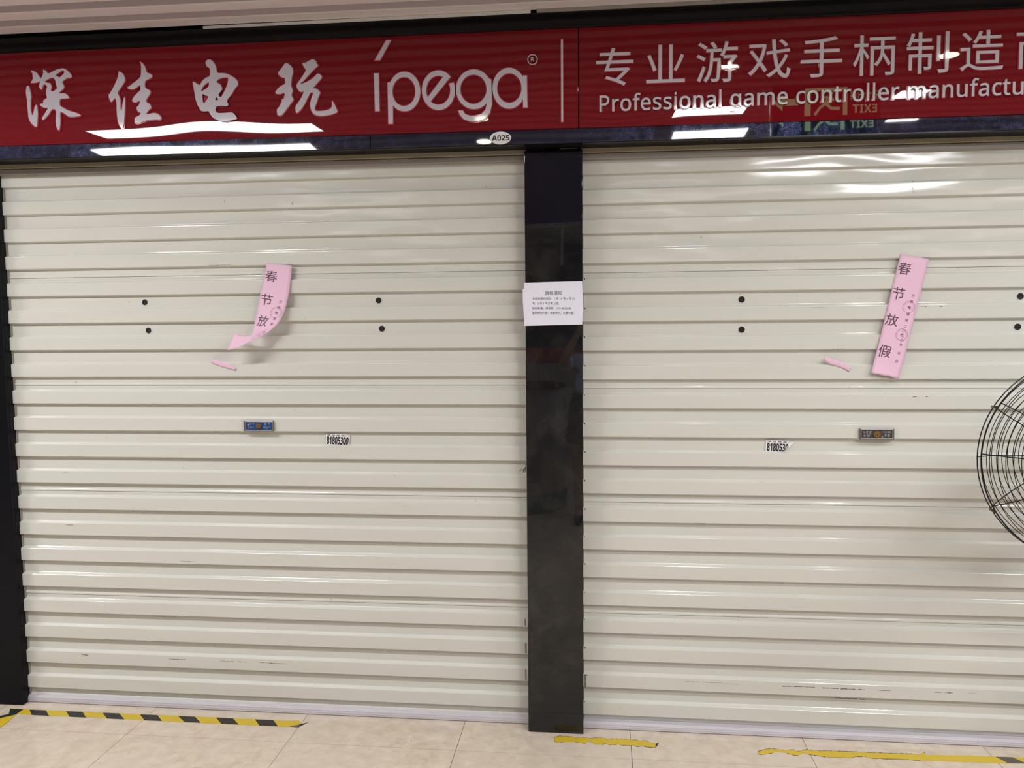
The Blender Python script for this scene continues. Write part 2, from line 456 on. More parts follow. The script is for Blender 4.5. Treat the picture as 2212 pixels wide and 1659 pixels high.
def shutter(x0, x1, ztop, label, holes, ry, rz):
    t = thing('roller_shutter', ((x0 + x1) / 2, 0, 0), label, 'shutter', 'closed roller shutters')
    kinds = {}
    inv = Matrix.Translation(-Vector(t.location))
    for i in range(20):
        z = ztop - PER * i
        st, sb = (i - 1) % 4 == 3 and i > 0, i % 4 == 3
        ct = .0535 if i == 0 else None; cb = None
        key = (st, sb, ct, cb)
        if key not in kinds: kinds[key] = slat_mesh(x0, x1, *key)
        o = bpy.data.objects.new('slat', kinds[key]); COL.objects.link(o); o.parent = t; o.matrix_parent_inverse = inv
        o.location = (0, 0, z)
    # bottom rail
    pr = [(.016, rz), (ry + .008, rz), (ry + .002, rz - .003), (ry + .0025, rz - .0045), (ry + .001, rz - .0055), (ry + .0005, rz - .010), (ry + .0018, rz - .0108), (ry, rz - .0118),
          (ry - .001, .0105), (ry + .0006, .009), (ry - .0006, .0085), (ry, .003), (.016, .003)]
    n = len(pr); vs = [(x, y, z) for x in (x0, x1) for y, z in pr]
    fs = [(i, (i + 1) % n, n + (i + 1) % n, n + i) for i in range(n)] + [tuple(range(n))[::-1], tuple(range(n, 2 * n))]
    mesh('bottom_rail', vs, fs, M['alu'], t)
    for (px, py) in holes:
        c = at(px, py, CD - .001)
        ri = mesh('hole_rim', *ring_disc(c, .0112, .0121, -.0008), M['rim'], t)
        mesh('peep_hole', *disc(c + Vector((0, -.0006, 0)), .0115), M['hole'], ri)
    return t
def disc(c, r, n=28, sx=1.0, sz=1.0):
    return [c] + [c + Vector((r * sx * math.cos(2 * math.pi * k / n), 0, r * sz * math.sin(2 * math.pi * k / n))) for k in range(n)], [(0, 1 + k, 1 + (k + 1) % n) for k in range(n)]
def ring_disc(c, r0, r1, dy, n=28):
    vs = []; fs = []
    for k in range(n):
        a = 2 * math.pi * k / n; d = Vector((math.cos(a), 0, math.sin(a)))
        vs += [c + d * r0 + Vector((0, dy, 0)), c + d * r1 + Vector((0, dy, 0)), c + d * r1]
    for k in range(n):
        j = (k + 1) % n
        fs += [(3 * k, 3 * k + 1, 3 * j + 1, 3 * j), (3 * k + 1, 3 * k + 2, 3 * j + 2, 3 * j + 1)]
    return vs, fs
PX0, PX1 = at(1137, 953, -.06).x, at(1259, 953, -.06).x       # centre pillar
LX1 = -2.246                      # inner edge of left pillar
shL = shutter(LX1 - .03, PX0 + .02, 2.0107, 'closed cream roller shutter between the left edge post and the centre black pillar', [(313, 653), (321, 714), (818, 649), (825, 710)], -.005, .0275)
shR = shutter(PX1 - .02, 1.97, 1.9979, 'closed cream roller shutter to the right of the centre black pillar, behind the fan', [(1602, 647), (1602, 712), (2204, 640), (2198, 706)], -.018, .0255)

# scuffs and chipped paint on the crests
def scuff(x0, y0, x1, y1, wd, parent):
    """a ragged, broken run of bare paint along a crest edge"""
    L = math.hypot(x1 - x0, y1 - y0); nx, ny = -(y1 - y0) / L, (x1 - x0) / L; t = 0.0
    vs, fs = [], []
    while t < 1:
        run = min(1 - t, random.uniform(3, 16) / L) if L > 9 else 1.0; n = max(2, int(run * L / 2.5))
        base = wd * random.uniform(.35, 1.0); i0 = len(vs)
        for k in range(n + 1):
            q = t + run * k / n; x, y = x0 + (x1 - x0) * q, y0 + (y1 - y0) * q
            a, b = base * random.uniform(.1, .6), base * random.uniform(.1, .6)
            if L <= 9 or wd > 2.9: a = b = wd * random.uniform(.42, .5)
            vs += [at(x - nx * a, y - ny * a, -.0005), at(x + nx * b, y + ny * b, -.0005)]
        fs += [(i0 + 2 * k, i0 + 2 * k + 2, i0 + 2 * k + 3, i0 + 2 * k + 1) for k in range(n)]
        t += run + random.choice((.3, .5, 1, 4)) * random.uniform(.5, 1.5) / L
    mesh('scuff_mark', vs, fs, M['lock_frame'] if wd > 2.9 else M['scuff'], parent)
M['scuff'] = material('bare_scuffed_paint', (0.06, 0.056, 0.058), .6)
for a in ((365, 1423.5, 402, 1425, 2.2), (478, 1428, 530, 1430, 1.6), (560, 1431, 622, 1434, 1.2), (176, 1414, 190, 1415.5, 1.6), (330, 1332, 380, 1333, .9), (390, 1212, 420, 1213, .8),
          (136, 1021, 152, 1022, 1.2), (142, 1133.5, 158, 1134.5, 1.4), (172, 1270, 200, 1271, 1.0), (405, 578.5, 445, 577, .9), (450, 573.5, 500, 572, 1.2), (485, 432, 486, 438, 1.0), (631, 437, 632, 443, .9),
          (1134.5, 1337, 1134.8, 1352, 3), (1135.5, 1389, 1136, 1411, 4), (1135.5, 1446, 1136, 1469, 3), (845, 1026, 855, 1027, .8)):
    scuff(*a, shL)
for a in ((1480, 1472.5, 1560, 1475, 1.1), (1565, 1477, 1600, 1478, 1.0), (1690, 1482, 1760, 1484.5, 2.4), (1775, 1486, 1868, 1489.8, 2.6), (1898, 1491, 1924, 1491.8, 2.0), (2020, 1495.5, 2058, 1497, 1.8), (2092, 1497.5, 2108, 1498, 1.4),
          (1794, 1507, 1870, 1511, 2.4), (1972, 391, 1972.6, 393, 1.5), (1971.8, 405, 1973, 417, 1.6), (1500, 1130, 1525, 1130.6, .9), (1640, 1040, 1650, 1040.4, .8), (1752, 664.8, 1785, 664.6, 1.1), (1798, 754, 1825, 753.8, 1.2), (1990, 662.5, 2005, 662.3, 1.4), (2030, 662, 2036, 661.8, 1.4), (1972, 857.5, 1980, 857, 1.4), (2000, 857, 2004, 857, 1.6)):
    scuff(*a, shR)
for y in (602, 666, 728, 790, 853, 915, 976, 1038, 1099.5, 1158, 1218, 1279, 1337.5, 1399, 1515):
    wd = random.uniform(2, 4.5); scuff(1261.5, y, 1261.5 + wd, y + .4, random.uniform(1.5, 3.5), shR)
scuff(1262, 1458, 1269, 1458.5, 2.6, shR); scuff(1264, 1460, 1264.5, 1484, 4, shR)

# ================================================================== PILLARS
PY = -0.06
def pillar(x0, x1, label, seam, PY=PY, mats=('pillar_hi', 'pillar', 'black_trim')):
    t = thing('pillar', ((x0 + x1) / 2, 0, 0), label, 'pillar')
    ztop = at(1195, 324, PY).z
    zs = at(1195, 487, PY).z
    box('core', x0 + .006, x1 - .006, PY + .012, .05, 0.0, ztop + .012, M['soffit'], t)
    box('upper_panel', x0, x1, PY, PY + .012, zs + .0008, ztop, M[mats[0]], t, .0012)
    box('lower_panel', x0, x1, PY, PY + .012, 0.002, zs - .0008, M[mats[1]], t, .0012)
    for x in (x0, x1):
        s = 1 if x == x1 else -1
        box('side_panel', x - .006 if s > 0 else x, x if s > 0 else x + .006, PY + .0125, .045, 0.002, ztop, M[mats[2]], t, .001)
        box('guide_rail', x if s > 0 else x - .0022, x + .0022 if s > 0 else x, .006, .03, .004, ztop, M['guide'], t, .0008)
    return t
pc = pillar(PX0, PX1, 'narrow glossy black pillar between the two roller shutters', True)
pl = pillar(LX1 - .22, LX1, 'black pillar cut by the left edge of the picture', False, -.035, ('post', 'post', 'post'))
pr_ = pillar(1.95, 2.15, 'black pillar at the far right end of the right shutter', False)

# ================================================================== SIGNS
xseam = at(1250, 170, SIGN_Y).x
def sign(x0, x1, label):
    t = thing('shop_sign', ((x0 + x1) / 2, SIGN_Y, ZR1), label, 'sign', 'red lettered shop sign panels')
    box('panel', x0, x1, SIGN_Y, SIGN_Y + .02, ZR1 + .0005, ZR0 - .0005, M['red'], t, .001, SLOPE)
    return t
sL = sign(XL, xseam - .0016, 'glossy red sign panel with white brush characters and a rounded Latin logo')
sR = sign(xseam + .0016, XR, 'glossy red sign panel with plain Chinese lettering over a line of English')
# brush characters (outlines in the wall plane)
BR = [
 (40, 130, 9.757, [[(285,228),(340,240),(400,270),(450,340),(495,410),(520,345),(550,280),(535,210),(590,225),(645,300),(720,260),(850,200),(960,180),(1020,205),(1090,265),(1150,345),(1110,385),(1040,385),(930,460),(985,560),(970,600),(855,715),(990,705),(1050,740),(1095,810),(1000,815),(900,825),(885,870),(890,970),(980,1020),(1080,1075),(1230,1115),(1335,1165),(1310,1190),(1090,1210),(1000,1140),(895,1080),(905,1320),(880,1490),(850,1475),(805,1370),(815,1060),(740,1030),(690,1090),(650,1160),(540,1275),(510,1240),(580,1130),(650,1010),(570,1015),(500,980),(465,935),(555,910),(535,865),(630,805),(605,730),(610,620),(630,580),(600,520),(545,520),(530,570),(508,632),(460,585),(455,560),(480,440),(440,470),(340,490),(275,490),(330,410),(320,300)],
   [(570,470),(610,425),(680,390),(730,375),(780,400),(805,450),(815,540),(840,590),(790,650),(740,670),(695,650),(715,600),(710,540),(690,500),(640,490)],
   [(790,330),(880,260),(960,215),(990,255),(975,300),(880,385),(840,345)],
   [(200,550),(240,555),(270,660),(290,780),(275,850),(275,1040),(315,1190),(340,1120),(360,1000),(400,935),(425,1060),(430,1150),(410,1400),(380,1415),(320,1370),(240,1260),(225,1120),(215,1000),(200,820),(182,720),(180,640)]]),
 (220, 120, 9.76, [[(370,345),(410,355),(470,400),(500,460),(510,540),(460,620),(400,710),(345,790),(395,890),(410,950),(412,1140),(425,1165),(440,1150),(460,1010),(490,880),(508,890),(508,1100),(495,1280),(485,1440),(470,1530),(440,1535),(390,1470),(355,1380),(335,1200),(328,960),(295,900),(260,940),(220,995),(185,950),(160,840),(200,795),(260,690),(340,520),(370,420)],
   [(815,135),(860,160),(910,210),(950,300),(965,370),(1060,405),(1080,440),(1060,475),(940,535),(920,600),(930,690),(1050,755),(1030,820),(960,920),(950,990),(1030,1030),(1065,1110),(1000,1160),(955,1230),(975,1255),(1120,1215),(1220,1250),(1262,1310),(1255,1360),(1130,1350),(980,1370),(880,1400),(830,1430),(720,1440),(710,1320),(830,1265),(840,1205),(790,1205),(755,1140),(755,1095),(800,1060),(835,950),(740,1000),(680,990),(655,960),(690,880),(790,780),(835,740),(835,620),(750,680),(670,730),(545,695),(620,640),(740,550),(845,460),(850,200)]]),
 (400, 115, 10.37, [[(480,190),(520,155),(580,150),(640,195),(700,290),(735,460),(870,455),(1000,490),(1120,560),(1190,630),(1200,720),(1130,790),(1060,920),(940,1070),(985,1155),(960,1200),(860,1185),(760,1190),(700,1210),(690,1290),(740,1350),(900,1345),(1060,1330),(1120,1370),(1180,1460),(1170,1480),(1060,1510),(900,1535),(790,1530),(640,1460),(580,1380),(540,1300),(450,1315),(370,1305),(280,1150),(240,1000),(215,820),(180,635),(260,680),(345,735),(400,630),(480,560),(575,525),(575,380),(550,330),(505,310),(480,250)],
   [(375,870),(385,810),(440,720),(530,660),(555,670),(545,760),(480,810)],
   [(390,910),(470,955),(545,975),(500,1060),(445,1135),(415,1110)],
   [(740,600),(850,555),(970,550),(985,600),(960,720),(880,900),(815,1005),(755,945),(800,870),(850,810),(800,700),(715,665)],
   [(680,1060),(715,975),(765,1060)]]),
 (580, 115, 10.37, [[(385,235),(430,228),(500,280),(555,350),(565,420),(530,560),(515,740),(555,830),(525,960),(575,1040),(560,1070),(480,1180),(350,1350),(290,1400),(220,1395),(200,1270),(250,1220),(320,1080),(305,1050),(350,1045),(385,920),(360,890),(280,925),(200,925),(165,890),(200,830),(280,750),(385,700),(385,600),(370,560),(300,550),(215,460),(300,360)],
   [(760,230),(840,230),(920,180),(1010,140),(1080,190),(1085,235),(1130,285),(1050,350),(930,480),(800,630),(710,690),(800,685),(920,630),(1030,550),(1110,465),(1160,480),(1220,540),(1130,650),(995,800),(1080,795),(1180,885),(1130,990),(1090,1120),(1040,1250),(1080,1310),(1250,1300),(1400,1260),(1440,1190),(1430,1060),(1490,1150),(1560,1310),(1540,1340),(1400,1390),(1200,1415),(1060,1395),(980,1310),(940,1180),(970,1030),(1020,890),(950,890),(900,990),(820,1150),(740,1270),(645,1355),(620,1290),(620,1200),(660,1140),(740,1030),(815,855),(740,880),(690,850),(640,760),(650,700),(740,580),(860,390),(820,340)]]),
]
for ox, oy, sc, loops in BR:
    Z = zoomed(ox, oy, sc)
    raised_letter([[Z(p) for p in smooth_loop(lp, 1)] for lp in loops], sL)
# rounded Latin logo
def arc(cx, cy, a, b, t0, t1, n=28):
    return [(cx + a * math.cos(R(t0 + (t1 - t0) * k / n)), cy - b * math.sin(R(t0 + (t1 - t0) * k / n))) for k in range(n + 1)]
def ell(cx, cy, a, b, n=40): return arc(cx, cy, a, b, 0, 360 - 360 / n, n - 1)
LG = [
 [[(163, 508), (220, 508), (232, 970), (177, 972)], [(312, 103), (372, 100), (238, 345), (172, 347)]],
 [[(330, 622), (350, 618)] + arc(535, 730, 195, 243, 152, -136) + [(395, 918), (395, 1125), (340, 1127)], ell(530, 730, 141, 178)],
 [arc(952, 714, 203, 243, 43, 383) + arc(950, 714, 147, 178, 387, 230), arc(950, 714, 147, 178, 67, 209)],
 [arc(1385, 702, 218, 243, 33, 315) + [(1542, 885), (1528, 950), (1480, 1008), (1400, 1030), (1330, 1026), (1275, 1003), (1250, 962), (1195, 962), (1212, 1015), (1262, 1070), (1340, 1096), (1430, 1097), (1520, 1062), (1580, 990), (1605, 890), (1603, 760), (1597, 582)], ell(1380, 702, 161, 180)],
 [[(2032, 535), (1985, 535)] + arc(1815, 690, 203, 250, 34, 327) + [(1988, 925), (2040, 925)], ell(1818, 688, 150, 182)],
]
Z = zoomed(780, 70, 5.672)
for loops in LG: raised_letter([[Z(p) for p in lp] for lp in loops], sL)
rg = raised_letter([[Z(p) for p in ell(2102, 338, 63, 66)], [Z(p) for p in ell(2102, 338, 53, 56)]], sL, rim=0.001); rg.name = 'registered_mark'
a0, a1 = Z((2082, 362)), Z((2122, 310))
raised_glyph('R', a0[0], a1[0], a0[1], a1[1], sL, rim=.001)
d0, d1 = at(1212, 264, SIGN_Y), at(1215.5, 86, SIGN_Y)
dv = raised_letter([[(d0.x + .001, d0.z), (d0.x + .0072, d0.z), (d0.x + .0072, d1.z), (d0.x + .001, d1.z)]], sL); dv.name = 'divider_bar'
# plain characters
for ch, x0, x1, y0, y1 in (('专', 1288, 1368, 103, 188), ('业', 1396, 1479, 96, 181), ('游', 1504, 1593, 89.5, 180), ('戏', 1615.5, 1707, 85, 172),
                           ('手', 1730, 1818, 79, 169), ('柄', 1842, 1932.5, 75, 165.5), ('制', 1957, 2048, 69, 161), ('造', 2074, 2166.5, 65, 155), ('商', 2194, 2290, 58, 150)):
    ym, xm = (y0 + y1) / 2, (x0 + x1) / 2
    raised_glyph(ch, at(x0, ym, SIGN_Y).x, at(x1, ym, SIGN_Y).x, at(xm, y1 - 1.6, SIGN_Y).z, at(xm, y0 + 1.6, SIGN_Y).z, sR, slope=SLOPE)
# English line
def sans(t, bold=False):
    o = ''
    for ch in t:
        if ch.isupper(): o += chr((0x1D5D4 if bold else 0x1D5A0) + ord(ch) - 65)
        elif ch.islower(): o += chr((0x1D5EE if bold else 0x1D5BA) + ord(ch) - 97)
        elif ch.isdigit(): o += chr((0x1D7EC if bold else 0x1D7E2) + ord(ch) - 48)
        else: o += ch
    return o
LINE = sans('Professional game controller manufacturer')
def adv(s):
    v, _ = glyph(s + '|'); return max(q.x for q in v)
xa, xb = at(1295, 243, SIGN_Y).x, at(2213, 205, SIGN_Y).x
k0 = bounds(glyph(LINE[0])[0])[0]; e38 = adv(LINE[:38]) - adv('')
sx = (xb - xa) / (e38 - k0)
za, zb = at(1300, 242.5, SIGN_Y).z, at(2200, 205, SIGN_Y).z
capz = at(1300, 207.5, SIGN_Y).z - za
hP = bounds(glyph(LINE[0])[0]); szf = capz / (hP[3] - hP[2])
for i, ch in enumerate(LINE):
    if ch == ' ': continue
    off = adv(LINE[:i]) - adv('')
    b = bounds(glyph(ch)[0])
    X = xa + (off - k0 + b[0]) * sx; X2 = xa + (off - k0 + b[1]) * sx
    zbase = za + (zb - za) * ((X + X2) / 2 - xa) / (xb - xa)
    raised_glyph(ch, X, X2, zbase + b[2] * szf, zbase + b[3] * szf, sR, rim=.0022, thick=.011, depth=.004)

# number plate
c = at(1081, 298, SIGN_Y - .008)
npl = thing('number_plate', c, 'small white oval plate numbered A025 on the dark band over the pillar', 'plate')
ra = (at(1104.5, 297, c.y).x - at(1058, 299, c.y).x) / 2; rb = (at(1081, 284, c.y).z - at(1081, 312, c.y).z) / 2
n = 48
bm = bmesh.new()
lo = [bm.verts.new((c.x + ra * math.cos(2 * math.pi * k / n), c.y + .002, c.z + rb * math.sin(2 * math.pi * k / n))) for k in range(n)]
hi = [bm.verts.new((c.x + ra * .985 * math.cos(2 * math.pi * k / n), c.y - .001, c.z + rb * .975 * math.sin(2 * math.pi * k / n))) for k in range(n)]
bm.faces.new(hi); bm.faces.new(lo)
for k in range(n): bm.faces.new((lo[k], lo[(k + 1) % n], hi[(k + 1) % n], hi[k]))
bmesh.ops.recalc_face_normals(bm, faces=bm.faces)
ovp = bm_obj('oval_plate', bm, M['plate_white'], npl)
q0, q1 = at(1062.5, 304.5, c.y - .0016), at(1100.5, 291.5, c.y - .0016)
flat_text(sans('A025', True), lambda u, v: Vector((q0.x + (q1.x - q0.x) * u, c.y - .0016, q0.z + (q1.z - q0.z) * v + (at(1100, 303.5, c.y).z - at(1063, 304.5, c.y).z) * (u - .5) * .8)), M['ink'], ovp, 'plate_number', .004)

# ================================================================== NOTICE SHEET
NY = PY - .0035
nt = thing('notice_sheet', at(1195, 704, NY), 'white printed holiday notice taped across the black pillar', 'notice')
ol = [(1132, 611), (1195, 609.2), (1257.5, 608), (1259, 640), (1259.2, 665), (1257.8, 701), (1195, 702.4), (1133, 704), (1131.5, 680), (1129.5, 655), (1129, 624.5), (1132, 624)]
pp = [at(x, y, NY) for x, y in ol]
nv = len(pp); th = Vector((0, .0006, 0))
cen = sum(pp, Vector()) / nv
nsh = mesh('sheet', pp + [p + th for p in pp], [tuple(range(nv))[::-1], tuple(range(nv, 2 * nv))] + [(i, (i + 1) % nv, nv + (i + 1) % nv, nv + i) for i in range(nv)], M['paper'], nt)
def px_line(txt, x0, x1, yt, yb, tilt=-1.2, y=NY - .0005, thick=0.0, mat='grey_ink'):
    def P(u, v):
        x = x0 + (x1 - x0) * u; dy = tilt * (u - .5); return at(x, yb + (yt - yb) * v + dy, y)
    flat_text(txt, P, M[mat], nsh, 'printed_text', thick)
px_line('放假通知', 1177, 1213.5, 628.5, 637.3, -.3)
px_line('本店放假时间为：1 月 19 号-1 月 31', 1150, 1240.5, 642.2, 647.8, -.2)
px_line('号。2 月 1 号正常上班。', 1150, 1208, 652.3, 658, -.1)
px_line('如有急事，请电联：13714035328', 1149.5, 1233, 663, 668.4, 0)
px_line('提前预祝大家：新春快乐，生意兴隆。', 1149.5, 1240, 673.2, 679, .2)
for (x0, x1, y0, y1) in ((1133, 1148, 613, 626), (1243, 1257, 610, 624), (1134, 1142, 685, 701), (1244, 1257, 688, 700)):
    a, b = at(x0, y1, NY - .0004), at(x1, y0, NY - .0004)
    mesh('clear_tape', [a, (b.x, a.y, a.z), b, (a.x, a.y, b.z)], [(0, 1, 2, 3)], M['film'], nt)

# ================================================================== PINK STRIPS
def fine_glyph(ch, thick):
    g, f = glyph(ch, thick); bm = bmesh.new(); vv = [bm.verts.new(q) for q in g]
    for q in f: bm.faces.new([vv[i] for i in q])
    bmesh.ops.triangulate(bm, faces=bm.faces); long = [e for e in bm.edges if e.calc_length() > .12]
    for _ in range(2):
        bmesh.ops.subdivide_edges(bm, edges=[e for e in bm.edges if e.calc_length() > .12], cuts=1); bmesh.ops.triangulate(bm, faces=bm.faces)
    bm.verts.index_update(); out = [v.co.copy() for v in bm.verts], [tuple(v.index for v in q.verts) for q in bm.faces]; bm.free(); return out
def strip_thing(name, secs, label, n_sub=6, torn=None, tape_q=None, chars=True, vmax=9, nu=8):
    """secs: (left px, right px, y left, y right) from top to bottom"""
    Ls = [at(s[0][0], s[0][1], s[2]) for s in secs]; Rs = [at(s[1][0], s[1][1], s[3]) for s in secs]
    def cr(P, t):
        i = min(int(t), len(P) - 2); f = t - i
        a, b = P[i], P[i + 1]; z = P[i - 1] if i else a * 2 - b; d = P[i + 2] if i + 2 < len(P) else b * 2 - a
        return .5 * ((2 * a) + (b - z) * f + (2 * z - 5 * a + 4 * b - d) * f * f + (3 * a - z - 3 * b + d) * f ** 3)
    N = (len(secs) - 1) * n_sub
    ts = [k / n_sub for k in range(N + 1)]
    wid = (Rs[0] - Ls[0]).length
    ac = [0.0]
    for k in range(N):
        m0 = (cr(Ls, ts[k]) + cr(Rs, ts[k])) / 2; m1 = (cr(Ls, ts[k + 1]) + cr(Rs, ts[k + 1])) / 2
        ac.append(ac[-1] + (m1 - m0).length / wid)
    def t_of(v):
        for k in range(N):
            if v <= ac[k + 1]: return ts[k] + (ts[k + 1] - ts[k]) * (v - ac[k]) / max(1e-9, ac[k + 1] - ac[k])
        return ts[-1]
    def S(u, v, off=0.0):
        t = max(0, t_of(v)) ; L, Rr = cr(Ls, t), cr(Rs, t)
        p = L + (Rr - L) * u
        if v < 0: p = p + (cr(Ls, 0) - cr(Ls, .2)).normalized() * (-v) * wid
        if off:
            t2 = min(ts[-1], t + .02); t1 = max(0, t - .02)
            d = (cr(Ls, t2) + (cr(Rs, t2) - cr(Ls, t2)) * u) - (cr(Ls, t1) + (cr(Rs, t1) - cr(Ls, t1)) * u)
            nn = (Rr - L).cross(d).normalized()
            if nn.y > 0: nn = -nn
            p = p + nn * off
        return p
    base = thing(name, S(.5, ac[-1]), label, 'paper strip', 'pink notice strips and scraps')
    vs = []; fs = []
    for k in range(N + 1):
        for j in range(nu + 1):
            u = j / nu; v = ac[k]
            p = S(u, v)
            if torn and k == N: p = p + (S(u, ac[-1]) - S(u, ac[-2])).normalized() * torn[j % len(torn)]
            if torn and k == 0: p = p - (S(u, ac[1]) - S(u, 0)).normalized() * torn[(j * 3 + 1) % len(torn)] * .3
            vs.append(p)
    for k in range(N):
        for j in range(nu):
            a = k * (nu + 1) + j; fs.append((a, a + 1, a + nu + 2, a + nu + 1))
    sh = mesh('sheet', vs, fs, M['pink'], base, None, True)
    sh.modifiers.new('thickness', 'SOLIDIFY').thickness = .0003
    if chars:
        def put(ch, u, v, h, mat, nm='printed_character', thick=0.0, rot=0):
            g, f = fine_glyph(ch, thick); b = bounds(g); cx, cy = (b[0] + b[1]) / 2, (b[2] + b[3]) / 2
            s = h / .92
            mesh(nm, [S(u + (q.x - cx) * s, v - (q.y - cy) * s, .0011) for q in g], f, M[mat], sh)
        for ch, u, v in (('春', .258, .48), ('节', .262, 1.39), ('放', .25, 2.365), ('假', .28, 3.52)):
            if v < vmax:
                if vmax < 4 and v > 2: u, v = .33, 2.2
                put(ch, u, v, .43, 'plum')
        for ch, u, v in (('万', .77, 1.39), ('商', .76, 1.60), ('电', .75, 1.83), ('器', .755, 2.06), ('城', .758, 2.285), ('二', .76, 2.515), ('〇', .76, 2.67), ('二', .747, 2.85), ('〇', .764, 3.01), ('年', .769, 3.175), ('月', .766, 3.51), ('日', .774, 3.83)):
            if v < vmax: put(ch, u, v, .11, 'plum_mid')
        for u, v in ((.716, 1.81), (.709, 2.82)):
            if v > vmax + .35: continue
            vs, fs = [], []
            m_ = 40
            for k in range(m_):
                a = 2 * math.pi * k / m_
                for r in (.203, .213): vs.append(S(u + r * math.cos(a), v + r * math.sin(a), .0008))
            fs += [(2 * k, 2 * k + 1, 2 * ((k + 1) % m_) + 1, 2 * ((k + 1) % m_)) for k in range(m_)]
            for k in range(15):
                a = R(-215 + 250 * k / 14)
                for da, r0, r1 in ((-.035, .145, .185), (.03, .15, .18)):
                    i0 = len(vs)
                    for rr, dd in ((r0, -.008), (r1, -.008), (r1, .012), (r0, .012)):
                        vs.append(S(u + rr * math.cos(a + da + dd), v + rr * math.sin(a + da + dd), .0008))
                    fs.append((i0, i0 + 1, i0 + 2, i0 + 3))
            i0 = len(vs); vs.append(S(u, v, .0008))
            for k in range(10):
                a = R(-90 + 36 * k); rr = .07 if k % 2 == 0 else .02
                vs.append(S(u + rr * math.cos(a), v + rr * math.sin(a), .0008))
            fs += [(i0, i0 + 1 + k, i0 + 1 + (k + 1) % 10) for k in range(10)]
            mesh('round_seal', vs, fs, M['plum_thin'], sh)
    if tape_q:
        mesh('clear_tape', [S(*q, .0012) for q in tape_q], [tuple(range(len(tape_q)))], M['film'], base)
    return base
def zs(x, y): return (420 + x / 5.53, 530 + y / 5.53)
def zr(x, y): return (1750 + x / 5.183, 520 + y / 5.183)
F0 = -.0022
strip_thing('pink_strip', [
    (zs(860, 213), zs(1167, 240), F0, F0), (zs(835, 385), zs(1150, 425), -.004, -.005), (zs(792, 560), zs(1122, 610), -.010, -.012),
    (zs(757, 740), zs(1075, 790), -.018, -.022), (zs(722, 905), zs(1005, 925), -.030, -.034), (zs(703, 1000), zs(905, 1020), -.040, -.043),
    (zs(690, 1052), zs(800, 1085), -.050, -.053), (zs(668, 1080), zs(655, 1150), -.056, -.070), (zs(560, 1075), zs(545, 1213), -.050, -.078),
    (zs(476, 1045), zs(392, 1254), -.046, -.070)],
    'pink paper strip curling away from the left shutter with its lower end twisted', n_sub=6,
    tape_q=[(.28, .16), (.82, .14), (.84, -.02), (.26, -.02)], vmax=2.7)
strip_thing('pink_strip', [
    (zr(1012, 150), zr(1330, 205), F0, F0), (zr(933, 470), zr(1252, 525), -.0026, -.003), (zr(855, 800), zr(1170, 850), -.004, -.004),
    (zr(775, 1120), zr(1085, 1190), -.006, -.006), (zr(710, 1370), zr(1030, 1400), -.011, -.008), (zr(686, 1480), zr(990, 1540), -.018, -.010)],
    'flat pink paper strip with four large characters taped to the right shutter', n_sub=5, torn=[0, .0015, -.001, .0005, .002, -.0015, .001, .003, .0045],
    tape_q=[(.2, .2), (.72, .2), (.72, .04), (.2, .04)])
strip_thing('pink_scrap', [
    (zs(190, 1368), zs(205, 1408), -.006, -.005), (zs(232, 1368), zs(235, 1418), -.0025, -.0025), (zs(320, 1388), zs(330, 1452), -.0022, -.0022), (zs(400, 1412), zs(420, 1478), -.0025, -.0022),
    (zs(455, 1440), zs(470, 1493), -.004, -.003), (zs(488, 1470), zs(480, 1496), -.007, -.004)], 'torn pink paper scrap left under the curling strip on the left shutter', n_sub=3, chars=False, nu=3,
    tape_q=[(.1, 1.5), (.1, 3), (.9, 3), (.9, 1.5)])
strip_thing('pink_scrap', [
    (zr(165, 1290), zr(150, 1338), -.003, -.0022), (zr(250, 1325), zr(225, 1385), -.002, -.002), (zr(330, 1350), zr(300, 1405), -.002, -.002),
    (zr(400, 1378), zr(375, 1432), -.0025, -.0022), (zr(460, 1425), zr(437, 1470), -.006, -.003)], 'small pink paper scrap taped beside the flat strip on the right shutter', n_sub=3, chars=False, nu=3,
    tape_q=[(.05, .9), (.05, 3.6), (.95, 3.6), (.95, .9)])

